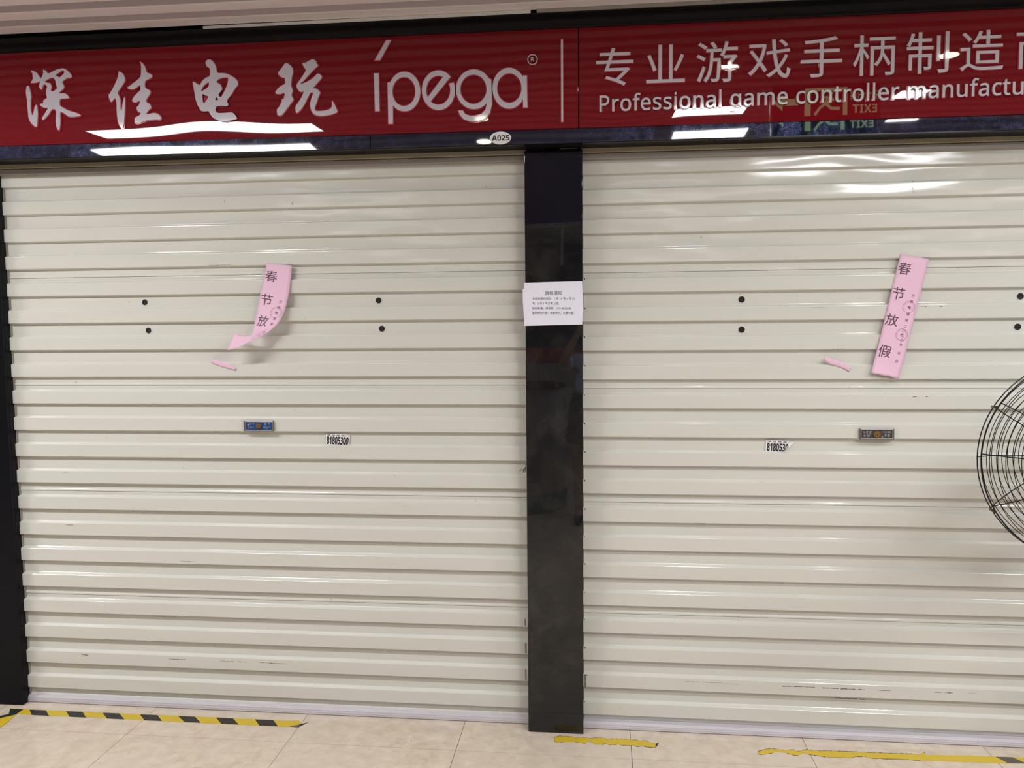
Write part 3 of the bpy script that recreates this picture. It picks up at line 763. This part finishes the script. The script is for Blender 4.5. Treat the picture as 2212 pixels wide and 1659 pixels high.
# ================================================================== LOCK PLATES
def lock(x0, y0, x1, y1, ix0, iy0, ix1, iy1, bx, by, br, face, label, marks, tilt):
    y = -.001
    A, B = at(x0, y1, y), at(x1, y0, y)
    t = thing('lock_plate', ((A.x + B.x) / 2, 0, A.z), label, 'lock', 'shutter lock plates')
    box('frame', A.x, B.x, -.010, y, A.z, B.z, M['lock_frame'], t, .0028)
    a, b = at(ix0, iy1, -.0102), at(ix1, iy0, -.0102)
    # raised lip round the label
    for (p, q, r, s) in ((a.x - .003, b.x + .003, b.z, b.z + .0028), (a.x - .003, b.x + .003, a.z - .0028, a.z), (a.x - .0035, a.x, a.z, b.z), (b.x, b.x + .0035, a.z, b.z)):
        box('frame_lip', p, q, -.0128, -.0095, r, s, M['lock_frame_hi'], t, .0007)
    lpl = box('label_plate', a.x, b.x, -.0108, -.0096, a.z, b.z, M[face], t)
    c = at(bx, by, -.012); r = br
    brl = cyl('lock_barrel', (c.x, -.0098, c.z), (c.x, -.0165, c.z), r, r * .93, M['brass'], t, 28)
    cyl('barrel_face', (c.x, -.0164, c.z), (c.x, -.0172, c.z), r * .5, r * .42, M['brass'], brl, 20)
    k = r * .17
    mesh('key_hole', [(c.x - k, -.0175, c.z), (c.x, -.0175, c.z - k), (c.x + k, -.0175, c.z), (c.x, -.0175, c.z + k * 1.2)], [(0, 1, 2, 3)], M['hole'], brl)
    vs, fs = [], []
    for (mx, my, mw, mh) in marks:
        u0 = a.x + (b.x - a.x) * mx; u1 = u0 + (b.x - a.x) * mw; v1 = b.z - (b.z - a.z) * my; v0 = v1 - (b.z - a.z) * mh
        i = len(vs); vs += [(u0, -.0112, v0), (u1, -.0112, v0), (u1, -.0112, v1), (u0, -.0112, v1)]; fs.append((i, i + 1, i + 2, i + 3))
    tag(mesh('lettering', vs, fs, M['lock_text'], lpl), kind='stuff')
def blob(cx, cy, w, h, rows):
    out = []
    for j in range(rows):
        out.append((cx - w / 2 + random.uniform(0, .2) * w, cy - h / 2 + h * j / rows, w * random.uniform(.6, 1), h / rows * .42))
    for j in range(2): out.append((cx - w / 2 + w * random.uniform(.1, .8), cy - h / 2, w * .16, h * random.uniform(.6, 1)))
    return out
mk1 = blob(.10, .34, .13, .30, 3) + blob(.20, .18, .06, .2, 2) + blob(.30, .2, .05, .26, 2) + blob(.09, .72, .09, .22, 2) + blob(.19, .70, .06, .32, 2) + blob(.27, .72, .04, .22, 1) \
    + blob(.74, .28, .08, .3, 3) + blob(.87, .24, .08, .28, 2) + blob(.70, .66, .08, .24, 2) + blob(.80, .70, .08, .28, 3) + [(.87, .54, .07, .06)]
lock(528.3, 907.8, 592.3, 931.3, 532.2, 912.2, 587.5, 928.8, 558.7, 920.2, .0105, 'lock_blue', 'blue-faced lock plate with brass barrel on the left shutter', mk1, 0)
mk2 = blob(.08, .3, .05, .3, 2) + blob(.18, .3, .07, .34, 3) + blob(.29, .3, .08, .32, 3) + blob(.11, .72, .08, .3, 3) + blob(.23, .72, .09, .32, 3) \
    + blob(.73, .25, .05, .24, 2) + blob(.80, .28, .06, .24, 3) + blob(.90, .26, .10, .24, 3) + blob(.68, .85, .06, .18, 2) + blob(.78, .66, .08, .4, 3) + blob(.89, .68, .1, .38, 4)
lock(1854.3, 924.7, 1930.8, 949.2, 1860.5, 929, 1927, 946.2, 1894.2, 938.2, .0118, 'lock_brown', 'brown-faced lock plate with brass barrel on the right shutter', mk2, 0)

# ================================================================== PHONE STICKERS
def sticker(poly, digits, dq, small, sq, label, cuts=()):
    y = CD - .0045
    t = thing('phone_sticker', at(*poly[-1], y), label, 'sticker', 'telephone stickers')
    P = [at(px, py, y) for px, py in poly]; n = len(P)
    back = [p + Vector((0, .0008, 0)) for p in P]
    ssh = mesh('sticker_sheet', P + back, [tuple(range(n))[::-1], tuple(range(n, 2 * n))] + [(i, (i + 1) % n, n + (i + 1) % n, n + i) for i in range(n)], M['plate_white'], t)
    def quad(q):
        def f(u, v):
            x = (q[0][0] * (1 - u) + q[1][0] * u) * v + (q[3][0] * (1 - u) + q[2][0] * u) * (1 - v)
            yy = (q[0][1] * (1 - u) + q[1][1] * u) * v + (q[3][1] * (1 - u) + q[2][1] * u) * (1 - v)
            return at(x, yy, y - .0006)
        return f
    for txt, q, nm, th in ((digits, dq, 'phone_number', .022), (small, sq, 'small_lettering', 0.0)):
        o = flat_text(sans(txt, True), quad(q), M['ink'], ssh, nm, th)
        if nm == 'phone_number' and cuts:
            bm = bmesh.new(); bm.from_mesh(o.data)
            for (p, q_, keep) in cuts:
                a, b = at(*p, y), at(*q_, y); d = (b - a); nrm = Vector((-d.z, 0, d.x)).normalized()
                if (at(*keep, y) - a).dot(nrm) > 0: nrm = -nrm
                bmesh.ops.bisect_plane(bm, geom=bm.verts[:] + bm.edges[:] + bm.faces[:], plane_co=a, plane_no=nrm, clear_outer=True)
            bm.to_mesh(o.data); bm.free()
sticker([(704.2, 937.2), (756, 939.2), (754.3, 962.6), (703.8, 960.3)], '81805300', [(706, 941.8), (753.8, 944.6), (751.6, 961.8), (705.3, 959.2)],
        '维 修 卷 闸 门', [(706.8, 937.6), (754.2, 940.3), (754, 943.8), (706.6, 941)], 'white sticker with the number 81805300 whole, on the left shutter')
def zt(x, y): return (1650 + x / 31.6, 945 + y / 31.6)
sticker([zt(150, 170), zt(1930, 250), zt(2000, 330), zt(1960, 440), zt(1860, 500), zt(1730, 680), zt(1620, 750), zt(1500, 850), zt(1310, 990), zt(1100, 1000), zt(110, 970)],
        '8180530', [zt(220, 355), zt(1690, 440), zt(1650, 985), zt(195, 925)], '维 修 卷 闸 门', [zt(245, 205), zt(1930, 290), zt(1925, 400), zt(240, 320)],
        'white telephone sticker with its last digits torn off, on the right shutter', [(zt(1330, 950), zt(1740, 650), zt(300, 300))])

# ================================================================== FLOOR TAPES
TZ = .0008
def flat_poly(name, pxs, z, mat, parent, th=.0006):
    P = [atz(x, y, z) for x, y in pxs]; n = len(P)
    return mesh(name, P + [p - Vector((0, 0, th)) for p in P], [tuple(range(n))[::-1], tuple(range(n, 2 * n))] + [(i, (i + 1) % n, n + (i + 1) % n, n + i) for i in range(n)], mat, parent)
def zf(x, y): return (x / 3.16, 1440 + y / 3.16)
ht = thing('hazard_tape', atz(330, 1550, 0), 'black and yellow striped hazard tape on the floor before the left shutter', 'tape', 'floor tapes')
hts = flat_poly('tape_strip', [zf(65, 283), zf(160, 290), zf(700, 314), zf(1340, 341), zf(1960, 369), zf(2045, 368), zf(2052, 383), zf(2035, 398), zf(1960, 411), zf(1340, 383), zf(700, 350), zf(160, 325), zf(105, 322)], TZ, M['tape'], ht)
tops = [(200, 312), (450, 563), (700, 815), (955, 1075), (1215, 1330), (1475, 1590), (1740, 1865)]
bots = [(218, 335), (475, 588), (730, 848), (985, 1105), (1260, 1370), (1510, 1630), (1770, 1898)]
def ey(x, top): return (291 + (x - 160) * (369 - 291) / 1800.) if top else (326.5 + (x - 160) * (410.5 - 326.5) / 1800.)
for (a, b), (c2, d2) in zip(tops, bots):
    flat_poly('black_stripe', [zf(a, ey(a, 1)), zf(b, ey(b, 1)), zf(d2, ey(d2, 0)), zf(c2, ey(c2, 0))], TZ + .0003, M['tape_black'], hts, .0004)
flat_poly('black_stripe', [zf(70, 287), zf(160, 291), zf(112, 324), zf(60, 322)], TZ + .0003, M['tape_black'], hts, .0004)
flat_poly('torn_end', [zf(1975, 408), zf(2030, 398), zf(2105, 380), zf(2050, 392), zf(2035, 414)], TZ + .0002, M['tape_edge'], ht, .0004)
h2 = thing('hazard_tape', atz(-20, 1570, 0), 'short piece of hazard tape turning out of the left picture edge', 'tape', 'floor tapes')
flat_poly('tape_strip', [zf(112, 326), zf(20, 402), zf(-260, 560), zf(-400, 560), zf(-120, 390), zf(0, 350)], TZ + .0012, M['tape'], h2)
flat_poly('black_stripe', [zf(64, 322), zf(110, 326), zf(0, 352), zf(-70, 374), zf(-20, 340)], TZ + .0016, M['tape_black'], h2, .0004)
def zw(x, y): return (1100 + x / 3.95, 1500 + y / 3.95)
w1 = thing('worn_tape', atz(1310, 1600, 0), 'short ragged yellow tape remnant on the floor by the centre pillar', 'tape', 'floor tapes')
W1 = [(380,370),(430,357),(545,362),(560,375),(600,365),(690,375),(740,370),(815,372),(830,385),(900,378),(1035,385),(1110,392),(1175,395),(1190,408),(1250,415),(1262,428),(1245,450),(1180,448),(1145,437),(1100,442),(1040,435),(950,432),(930,418),(920,428),(840,428),(830,412),(800,425),(740,425),(690,402),(665,408),(650,418),(600,412),(560,402),(500,405),(430,408),(385,405),(390,390)]
def rough(poly, amp):
    out = []
    for a, b in zip(poly, poly[1:] + poly[:1]):
        n = max(1, int(math.hypot(b[0] - a[0], b[1] - a[1]) / 14))
        for k in range(n):
            t = k / n; out.append((a[0] + (b[0] - a[0]) * t + random.uniform(-amp, amp), a[1] + (b[1] - a[1]) * t + random.uniform(-amp, amp)))
    return out
flat_poly('tape_strip', [zw(*p) for p in rough(W1, 1.6)], TZ, M['tape'], w1)
cx_, cy_ = 820, 400
flat_poly('torn_edge', [zw(cx_ + (x - cx_) * 1.008, cy_ + (y - cy_) * 1.10) for x, y in rough(W1, 2.6)], TZ - .0003, M['tape_edge'], w1, .0004)
flat_poly('torn_flap', [zw(1250, 420), zw(1278, 408), zw(1262, 440), zw(1248, 444)], TZ + .0003, M['tape_black'], w1, .0004)
def zv(x, y): return (1600 + x / 3.614, 1480 + y / 3.614)
w2 = thing('worn_tape', atz(1930, 1630, 0), 'long ragged yellow tape on the floor before the right shutter', 'tape', 'floor tapes')
W2 = [(135,520),(200,500),(270,500),(350,510),(420,505),(440,520),(500,505),(620,515),(720,515),(830,520),(960,525),(1150,532),(1400,540),(1430,525),(1440,545),(1700,548),(1960,555),(2212,565),(2500,577),(2500,626),(2212,612),(1960,608),(1760,600),(1560,592),(1400,588),(1320,580),(1200,575),(1040,570),(960,555),(900,555),(860,565),(700,562),(610,550),(540,540),(480,530),(455,548),(420,545),(340,525),(280,520),(230,532),(170,540),(140,535)]
flat_poly('tape_strip', [zv(*p) for p in rough(W2, 1.6)], TZ, M['tape'], w2)
flat_poly('torn_edge', [zv(1100 + (x - 1100) * 1.004, y + (3.5 if y > 525 + .03 * (x - 135) else -3.5)) for x, y in rough([p for p in W2 if p[0] < 1500], 2.6)], TZ - .0003, M['tape_edge'], w2, .0004)
flat_poly('black_stripe', [zv(1990, 558), zv(2120, 562), zv(2235, 612), zv(2085, 608)], TZ + .0003, M['tape_edge'], w2, .0004)

# loose wire end by the pillar
wr = [(1365, 355), (1395, 330), (1420, 345), (1440, 310), (1425, 325), (1412, 355), (1425, 376), (1440, 355), (1452, 270)]
tag(tube('wire_end', [at(900 + x / 6.144, 960 + y / 6.144, -.03 - .002 * (i % 3)) for i, (x, y) in enumerate(wr)], .0012, M['fan']), 'short curled black wire sticking out beside the centre pillar', 'wire')
# clear tape on the pillar head
for q in ([(1137, 493), (1256, 486), (1256, 478), (1137, 484)], [(1210, 573), (1217, 573), (1218, 492), (1212, 492)]):
    mesh('clear_tape', [at(x, y, PY - .0006) for x, y in q], [(0, 1, 2, 3)], M['film'], pc)
for (x0, x1, yy, dy) in ((1145, 1176, 322.5, 1.2), (1210, 1247, 320.5, 3.2)):
    a, b = at(x0, yy + dy / 2, PY + .004), at(x1, yy - dy / 2, PY + .004)
    box('bare_edge', a.x, b.x, PY + .003, PY + .009, a.z, b.z, M['lock_frame_hi'], pc)

# ================================================================== FLOOR FAN
FC = at(2366, 996, -.42); FR = .303
fan = thing('cage_fan', (FC.x + .02, FC.y, 0), 'big black wire cage fan standing at the right edge before the right shutter', 'fan')
AX = Vector((-.10, -1, .03)).normalized(); FU = AX.cross(Vector((1, 0, 0))).normalized(); FV = AX.cross(FU).normalized()
if FU.z < 0: FU = -FU
def fp(r, a, d): return FC + FV * (r * math.cos(a)) + FU * (r * math.sin(a)) + AX * d
def dome(r, side): return side * (.016 + .085 * (1 - (r / FR) ** 3.2))
for side in (1, -1):
    rr = [FR - .0]
    r = FR - .017
    while r > .075: rr.append(r); r -= .0172
    for i, r in enumerate(rr):
        nseg = 72 if r > .2 else 48
        tube('cage_ring', [fp(r, 2 * math.pi * k / nseg, dome(r, side)) for k in range(nseg)], (.0024 if side > 0 else .0018) if i == 0 else .0012, M['fan'], fan, 5, True)
    for k in range(12):
        a = 2 * math.pi * (k + .02) / 12 + (0.045 if side > 0 else 0)
        tube('cage_spoke', [fp(FR - (FR - .07) * j / 8, a, dome(FR - (FR - .07) * j / 8, side) + side * .002) for j in range(9)], .0017, M['fan'], fan, 5)
for k in range(6):
    a = 2 * math.pi * (k + .5) / 6
    p = fp(FR + .002, a, 0); tdir = (fp(FR, a + .02, 0) - fp(FR, a - .02, 0)).normalized()
    cyl('cage_clip', p - AX * .019, p + AX * .019, .0042, .0042, M['clip'], fan, 10)
cyl('badge', FC + AX * .088, FC + AX * .098, .075, .07, M['fan_grey'], fan, 32)
cyl('motor', FC - AX * .06, FC - AX * .24, .08, .065, M['fan_grey'], fan, 32)
cyl('hub', FC - AX * .06, FC + AX * .04, .055, .04, M['fan_grey'], fan, 24)
for k in range(3):
    a0 = 2 * math.pi * k / 3 + math.pi
    vs, fs = [], []
    for i in range(7):
        r = .05 + .16 * i / 6
        for j in range(5):
            a = a0 + (j / 4 - .5) * (1.0 - .35 * i / 6)
            vs.append(fp(r, a, .035 * (j / 4 - .5)))
    for i in range(6):
        for j in range(4): q = i * 5 + j; fs.append((q, q + 1, q + 6, q + 5))
    o = mesh('blade', vs, fs, M['fan_grey'], fan, None, True); o.modifiers.new('thickness', 'SOLIDIFY').thickness = .002
pb = FC - AX * .15
pq = Vector((FC.x + .27, pb.y, 0))
tube('arm', [(pb.x, pb.y, FC.z - .03), (pb.x + .1, pb.y, FC.z - .06), (pq.x, pq.y, FC.z - .10)], .014, M['fan'], fan, 10)
cyl('pole', (pq.x, pq.y, .03), (pq.x, pq.y, FC.z - .08), .017, .016, M['fan'], fan, 20)
cyl('base', (pq.x, pq.y, 0.001), (pq.x, pq.y, .035), .17, .16, M['fan'], fan, 40)

# ================================================================== CEILING LAMPS
def lamp(x0, x1, y0, y1, label, mat='panel', group='flat ceiling lights of the hall'):
    t = thing('ceiling_light', ((x0 + x1) / 2, (y0 + y1) / 2, CZ - .006), label, 'lamp', group)
    z0, z1 = CZ - .008, CZ + .03
    for (a, b, c, d) in ((x0 - .02, x1 + .02, y0 - .02, y0), (x0 - .02, x1 + .02, y1, y1 + .02), (x0 - .02, x0, y0, y1), (x1, x1 + .02, y0, y1)):
        box('frame', a, b, c, d, z0, z1, M['white'], t, .002)
    mesh('diffuser', [(x0, y0, z0 + .003), (x1, y0, z0 + .003), (x1, y1, z0 + .003), (x0, y1, z0 + .003)], [(0, 3, 2, 1)], M[mat], t)
lamp(-2.64, -1.44, -1.585, -1.385, 'long flat ceiling light reflected under the brush characters of the red sign')
lamp(.37, .72, -1.58, -1.40, 'short white ceiling light reflected below the English line of the right sign panel')
lamp(2.3, 3.5, -1.60, -1.37, 'long flat ceiling light near the shutters beyond the right picture edge')
lamp(1.00, 2.2, -2.55, -2.32, 'added flat fill light overhead on the right, brightening the right shutter')  # added fill for the right shutter, set where the sign does not mirror it
lamp(1.36, 1.49, -1.40, -1.24, 'small square ceiling light mirrored in the English line of the right sign panel')
lamp(-4.7, -3.5, -1.60, -1.37, 'long flat ceiling light near the shutters beyond the left picture edge')
for (x0, y0) in ((-2.64, -3.75), (.1, -3.75), (2.75, -3.75), (-2.64, -5.6), (.1, -5.6), (2.75, -5.6)):
    lamp(x0, x0 + 1.2, y0, y0 + .23, 'long flat ceiling light of the hall behind the photographer', 'panel_far')
def spot(x, y, label):
    t = thing('spot_light', (x, y, CZ - .01), label, 'lamp', 'round ceiling spots')
    cyl('housing', (x, y, CZ - .010), (x, y, CZ + .03), .05, .055, M['chrome'], t, 24)
    c = Vector((x, y, CZ - .0105)); n = 20
    mesh('lens', [c] + [c + Vector((.036 * math.cos(2 * math.pi * k / n), .036 * math.sin(2 * math.pi * k / n), 0)) for k in range(n)], [(0, 1 + (k + 1) % n, 1 + k) for k in range(n)], M['spot'], t)
for x, y, l in ((.53, -.78, 'round ceiling spot mirrored in the third character of the right sign panel'), (-.575, -1.463, 'round ceiling spot mirrored in the tail of the rounded logo letter'),
                (1.36, -.76, 'round ceiling spot mirrored in the seventh character of the right sign panel')): spot(x, y, l)

# ================================================================== EXIT SIGN (faces the shutters; seen as a reflection)
EYP = -.875
ea, eb = at(1672, 230, -2 * .125 - EYP), at(1896, 230, -2 * .125 - EYP)
ez0, ez1 = 2.306, 2.456
ex = thing('exit_sign', ((ea.x + eb.x) / 2, EYP, ez0), 'hanging green lit exit sign with running figure reflected in the right sign panel', 'sign')
box('housing', ea.x - .01, eb.x + .01, EYP - .03, EYP, ez0 - .01, ez1, M['grey_house'], ex, .003)
M['exit_dark'] = material('exit_dark_green', (0.004, 0.03, 0.014), .3)
M['exit_lit'] = emissive('exit_lit_green', (0.6, 1.0, 0.45), 4.5)
fpl = box('face_plate', ea.x, eb.x, EYP, EYP + .002, ez0, ez1 - .005, M['exit_dark'], ex)
ew, eh = eb.x - ea.x, ez1 - .005 - ez0
def E(u, v): return Vector((ea.x + ew * u, EYP + .0035, ez0 + eh * v))   # u as seen in the mirror
def epoly(pts, nm): mesh(nm, [E(*p) for p in pts], [tuple(range(len(pts)))], M['exit_lit'], fpl)
epoly([(.0, .5), (.09, .75), (.09, .6), (.24, .6), (.24, .4), (.09, .4), (.09, .25)], 'arrow')
epoly([(.30, .1), (.30, .9), (.36, .9), (.36, .1)], 'door_bar'); epoly([(.36, .9), (.70, .9), (.70, .8), (.36, .8)], 'door_bar')
epoly([(.66, .1), (.66, .8), (.70, .8), (.70, .1)], 'door_bar')
def stroke(pts, r, nm): tube(nm, [E(*p) for p in pts], r, M['exit_lit'], fpl, 6)
stroke([(.53, .62), (.50, .42), (.44, .28), (.40, .12)], .006, 'figure_leg'); stroke([(.50, .42), (.55, .28), (.63, .27)], .006, 'figure_leg')
stroke([(.45, .46), (.48, .6), (.53, .62), (.58, .5), (.62, .55)], .005, 'figure_arm')
mesh('figure_head', *disc(E(.545, .73), .009), M['exit_lit'], fpl)
def etxt(t, u0, u1, v0, v1, nm):   # reads correctly from the shutter side
    vs, fs = glyph(t); b = bounds(vs)
    mesh(nm, [E(u1 - (u1 - u0) * (q.x - b[0]) / (b[1] - b[0]), v0 + (v1 - v0) * (q.y - b[2]) / (b[3] - b[2])) for q in vs], fs, M['exit_lit'], fpl)
etxt('安全出口', .73, .99, .48, .80, 'exit_characters'); etxt(sans('EXIT', True), .75, .98, .14, .36, 'exit_word')

# ================================================================== WHAT THE PILLAR MIRRORS
M['drum'] = material('grey_drum', (0.34, 0.32, 0.30), .4); M['green'] = material('green_skirting', (0.02, 0.14, 0.07), .4)
M['blue_cloth'] = material('pale_blue_cotton', (0.58, 0.63, 0.85), .8); M['black_cloth'] = material('black_cotton', (0.012, 0.012, 0.014), .9)
M['skin'] = material('skin', (0.45, 0.27, 0.19), .5); M['hair'] = material('dark_hair', (0.012, 0.010, 0.009), .4); M['red_ban'] = material('red_banner', (0.35, 0.02, 0.02), .5)
dr = thing('round_drum', (-.62, -3.75, 0), 'waist-high round grey drum with green foot, dimly mirrored in the pillar', 'drum')
cyl('foot', (-.62, -3.75, 0), (-.62, -3.75, .13), .37, .37, M['green'], dr, 40)
cyl('body', (-.62, -3.75, .1305), (-.62, -3.75, .98), .36, .345, M['drum'], dr, 40)
cyl('lid', (-.62, -3.75, .9805), (-.62, -3.75, 1.0), .365, .355, M['black_trim'], dr, 40)
cb = thing('shop_counter', (-1.2, -6.6, 0), 'long grey shop counter with red banner, dimly mirrored in the pillar', 'counter')
box('cabinet', -2.6, .6, -6.9, -6.3, 0, 1.05, M['drum'], cb, .004); box('banner', -2.6, .6, -6.32, -6.29, 1.06, 1.22, M['red_ban'], cb)
def skin_mesh(name, verts, edges, mat, parent, sub=2, root=0):
    me = bpy.data.meshes.new('t'); me.from_pydata([v[:3] for v in verts], edges, [])
    o = bpy.data.objects.new('t', me); COL.objects.link(o)
    md = o.modifiers.new('s', 'SKIN'); md.use_smooth_shade = True
    for i, v in enumerate(verts):
        sv = me.skin_vertices[0].data[i]; sv.radius = (v[3], v[4] if len(v) > 4 else v[3]); sv.use_root = (i == root)
    sb = o.modifiers.new('d', 'SUBSURF'); sb.levels = sub; sb.render_levels = sub
    dg = bpy.context.evaluated_depsgraph_get(); dg.update()
    m2 = bpy.data.meshes.new_from_object(o.evaluated_get(dg)); bpy.data.objects.remove(o)
    m2.name = name; m2.materials.clear(); m2.materials.append(mat); return link(name, m2, parent)
PXC, PYC = -.05, -3.24
pe = thing('person', (PXC, PYC, 0), 'person in pale blue shirt and black skirt raising a phone, mirrored in the pillar', 'person')
V = [(0, 0, .80, .13, .10), (0, 0, .95, .105, .085), (0, 0, 1.10, .125, .09), (0, .01, 1.2, .085, .07), (0, .02, 1.26, .045), (0, .03, 1.32, .055, .06), (0, .035, 1.39, .072, .085), (0, .03, 1.46, .055, .065)]
Eg = [(i, i + 1) for i in range(7)]
def addv(*v): V.append(v); return len(V) - 1
for s_ in (-1, 1):
    hip = addv(s_ * .085, 0, .74, .085); kn = addv(s_ * .09, .01, .43, .052); an = addv(s_ * .09, -.01, .07, .034); he = addv(s_ * .09, .04, .035, .03); to = addv(s_ * .1, .14, .025, .024)
    Eg += [(0, hip), (hip, kn), (kn, an), (an, he), (he, to)]
    sh_ = addv(s_ * .16, .01, 1.195, .05); el = addv(s_ * .20, .21, 1.20, .036); wr_ = addv(s_ * .10, .325, 1.395, .024); pm = addv(s_ * .075, .34, 1.43, .02, .014)
    Eg += [(3, sh_), (sh_, el), (el, wr_), (wr_, pm)]
    for fi in range(4):
        z_ = 1.475 - .017 * fi; ln_ = (.9, 1.0, .95, .8)[fi]
        a_ = addv(s_ * .082, .335, z_, .0088); b_ = addv(s_ * .083, .347, z_, .008); c_ = addv(s_ * (.083 - .03 * ln_), .352, z_ + .004, .0065)
        Eg += [(pm, a_), (a_, b_), (b_, c_)]
    t1 = addv(s_ * .07, .315, 1.42, .010); t2 = addv(s_ * .045, .318, 1.432, .008); Eg += [(pm, t1), (t1, t2)]
skin_mesh('body', [(v[0] + PXC, v[1] + PYC) + tuple(v[2:]) for v in V], Eg, M['skin'], pe)
S_ = [(0, 0, .93, .118, .10), (0, 0, 1.05, .13, .105), (0, .005, 1.15, .125, .095), (0, .01, 1.22, .09, .075), (-.165, .01, 1.2, .062), (-.19, .13, 1.2, .055), (.165, .01, 1.2, .062), (.19, .13, 1.2, .055)]
skin_mesh('shirt', [(v[0] + PXC, v[1] + PYC) + tuple(v[2:]) for v in S_], [(0, 1), (1, 2), (2, 3), (3, 4), (4, 5), (3, 6), (6, 7)], M['blue_cloth'], pe)
bm = bmesh.new(); n = 28; prof = [(.135, .105, .965), (.165, .13, .84), (.18, .15, .72), (.185, .16, .60), (.175, .15, .60)]
rings = [[bm.verts.new((PXC + a * math.cos(2 * math.pi * k / n), PYC + b * math.sin(2 * math.pi * k / n), z)) for k in range(n)] for a, b, z in prof]
for A_, B_ in zip(rings[:-1], rings[1:]):
    for k in range(n): bm.faces.new((A_[k], A_[(k + 1) % n], B_[(k + 1) % n], B_[k]))
bm_obj('skirt', bm, M['black_cloth'], pe, True)
bm = bmesh.new(); bmesh.ops.create_uvsphere(bm, u_segments=20, v_segments=14, radius=1)
for v in bm.verts:
    x_, y_, z_ = v.co; back = -.012 if y_ > 0.2 and z_ < .45 else 0
    v.co = (PXC + x_ * .088, PYC + .012 + y_ * .088 * (.55 if y_ > 0 and z_ < .4 else 1), 1.405 + z_ * (.118 if z_ > 0 else .17))
bm_obj('hair', bm, M['hair'], pe, True)
for s_ in (-1, 1):
    bm = bmesh.new(); bmesh.ops.create_uvsphere(bm, u_segments=10, v_segments=8, radius=.009); bmesh.ops.translate(bm, verts=bm.verts, vec=(PXC + s_ * .028, PYC + .112, 1.395)); bm_obj('eye', bm, M['plate_white'], pe, True)
    tube('shoe', [(PXC + s_ * .09, PYC - .045, .028), (PXC + s_ * .09, PYC + .03, .03), (PXC + s_ * .1, PYC + .17, .022)], [.03, .036, .02], M['black_cloth'], pe, 10)
tube('nose', [(PXC, PYC + .11, 1.39), (PXC, PYC + .128, 1.362), (PXC, PYC + .112, 1.355)], [.006, .011, .006], M['skin'], pe, 8)
tube('mouth', [(PXC - .02, PYC + .105, 1.332), (PXC, PYC + .112, 1.33), (PXC + .02, PYC + .105, 1.332)], [.003, .006, .003], M['red_ban'], pe, 8)
ph = thing('phone', (PXC, PYC + .36, 1.438), 'dark phone held up in both hands by the mirrored person', 'phone')
box('case', PXC - .075, PXC + .075, PYC + .338, PYC + .346, 1.42, 1.496, M['black_trim'], ph, .003)
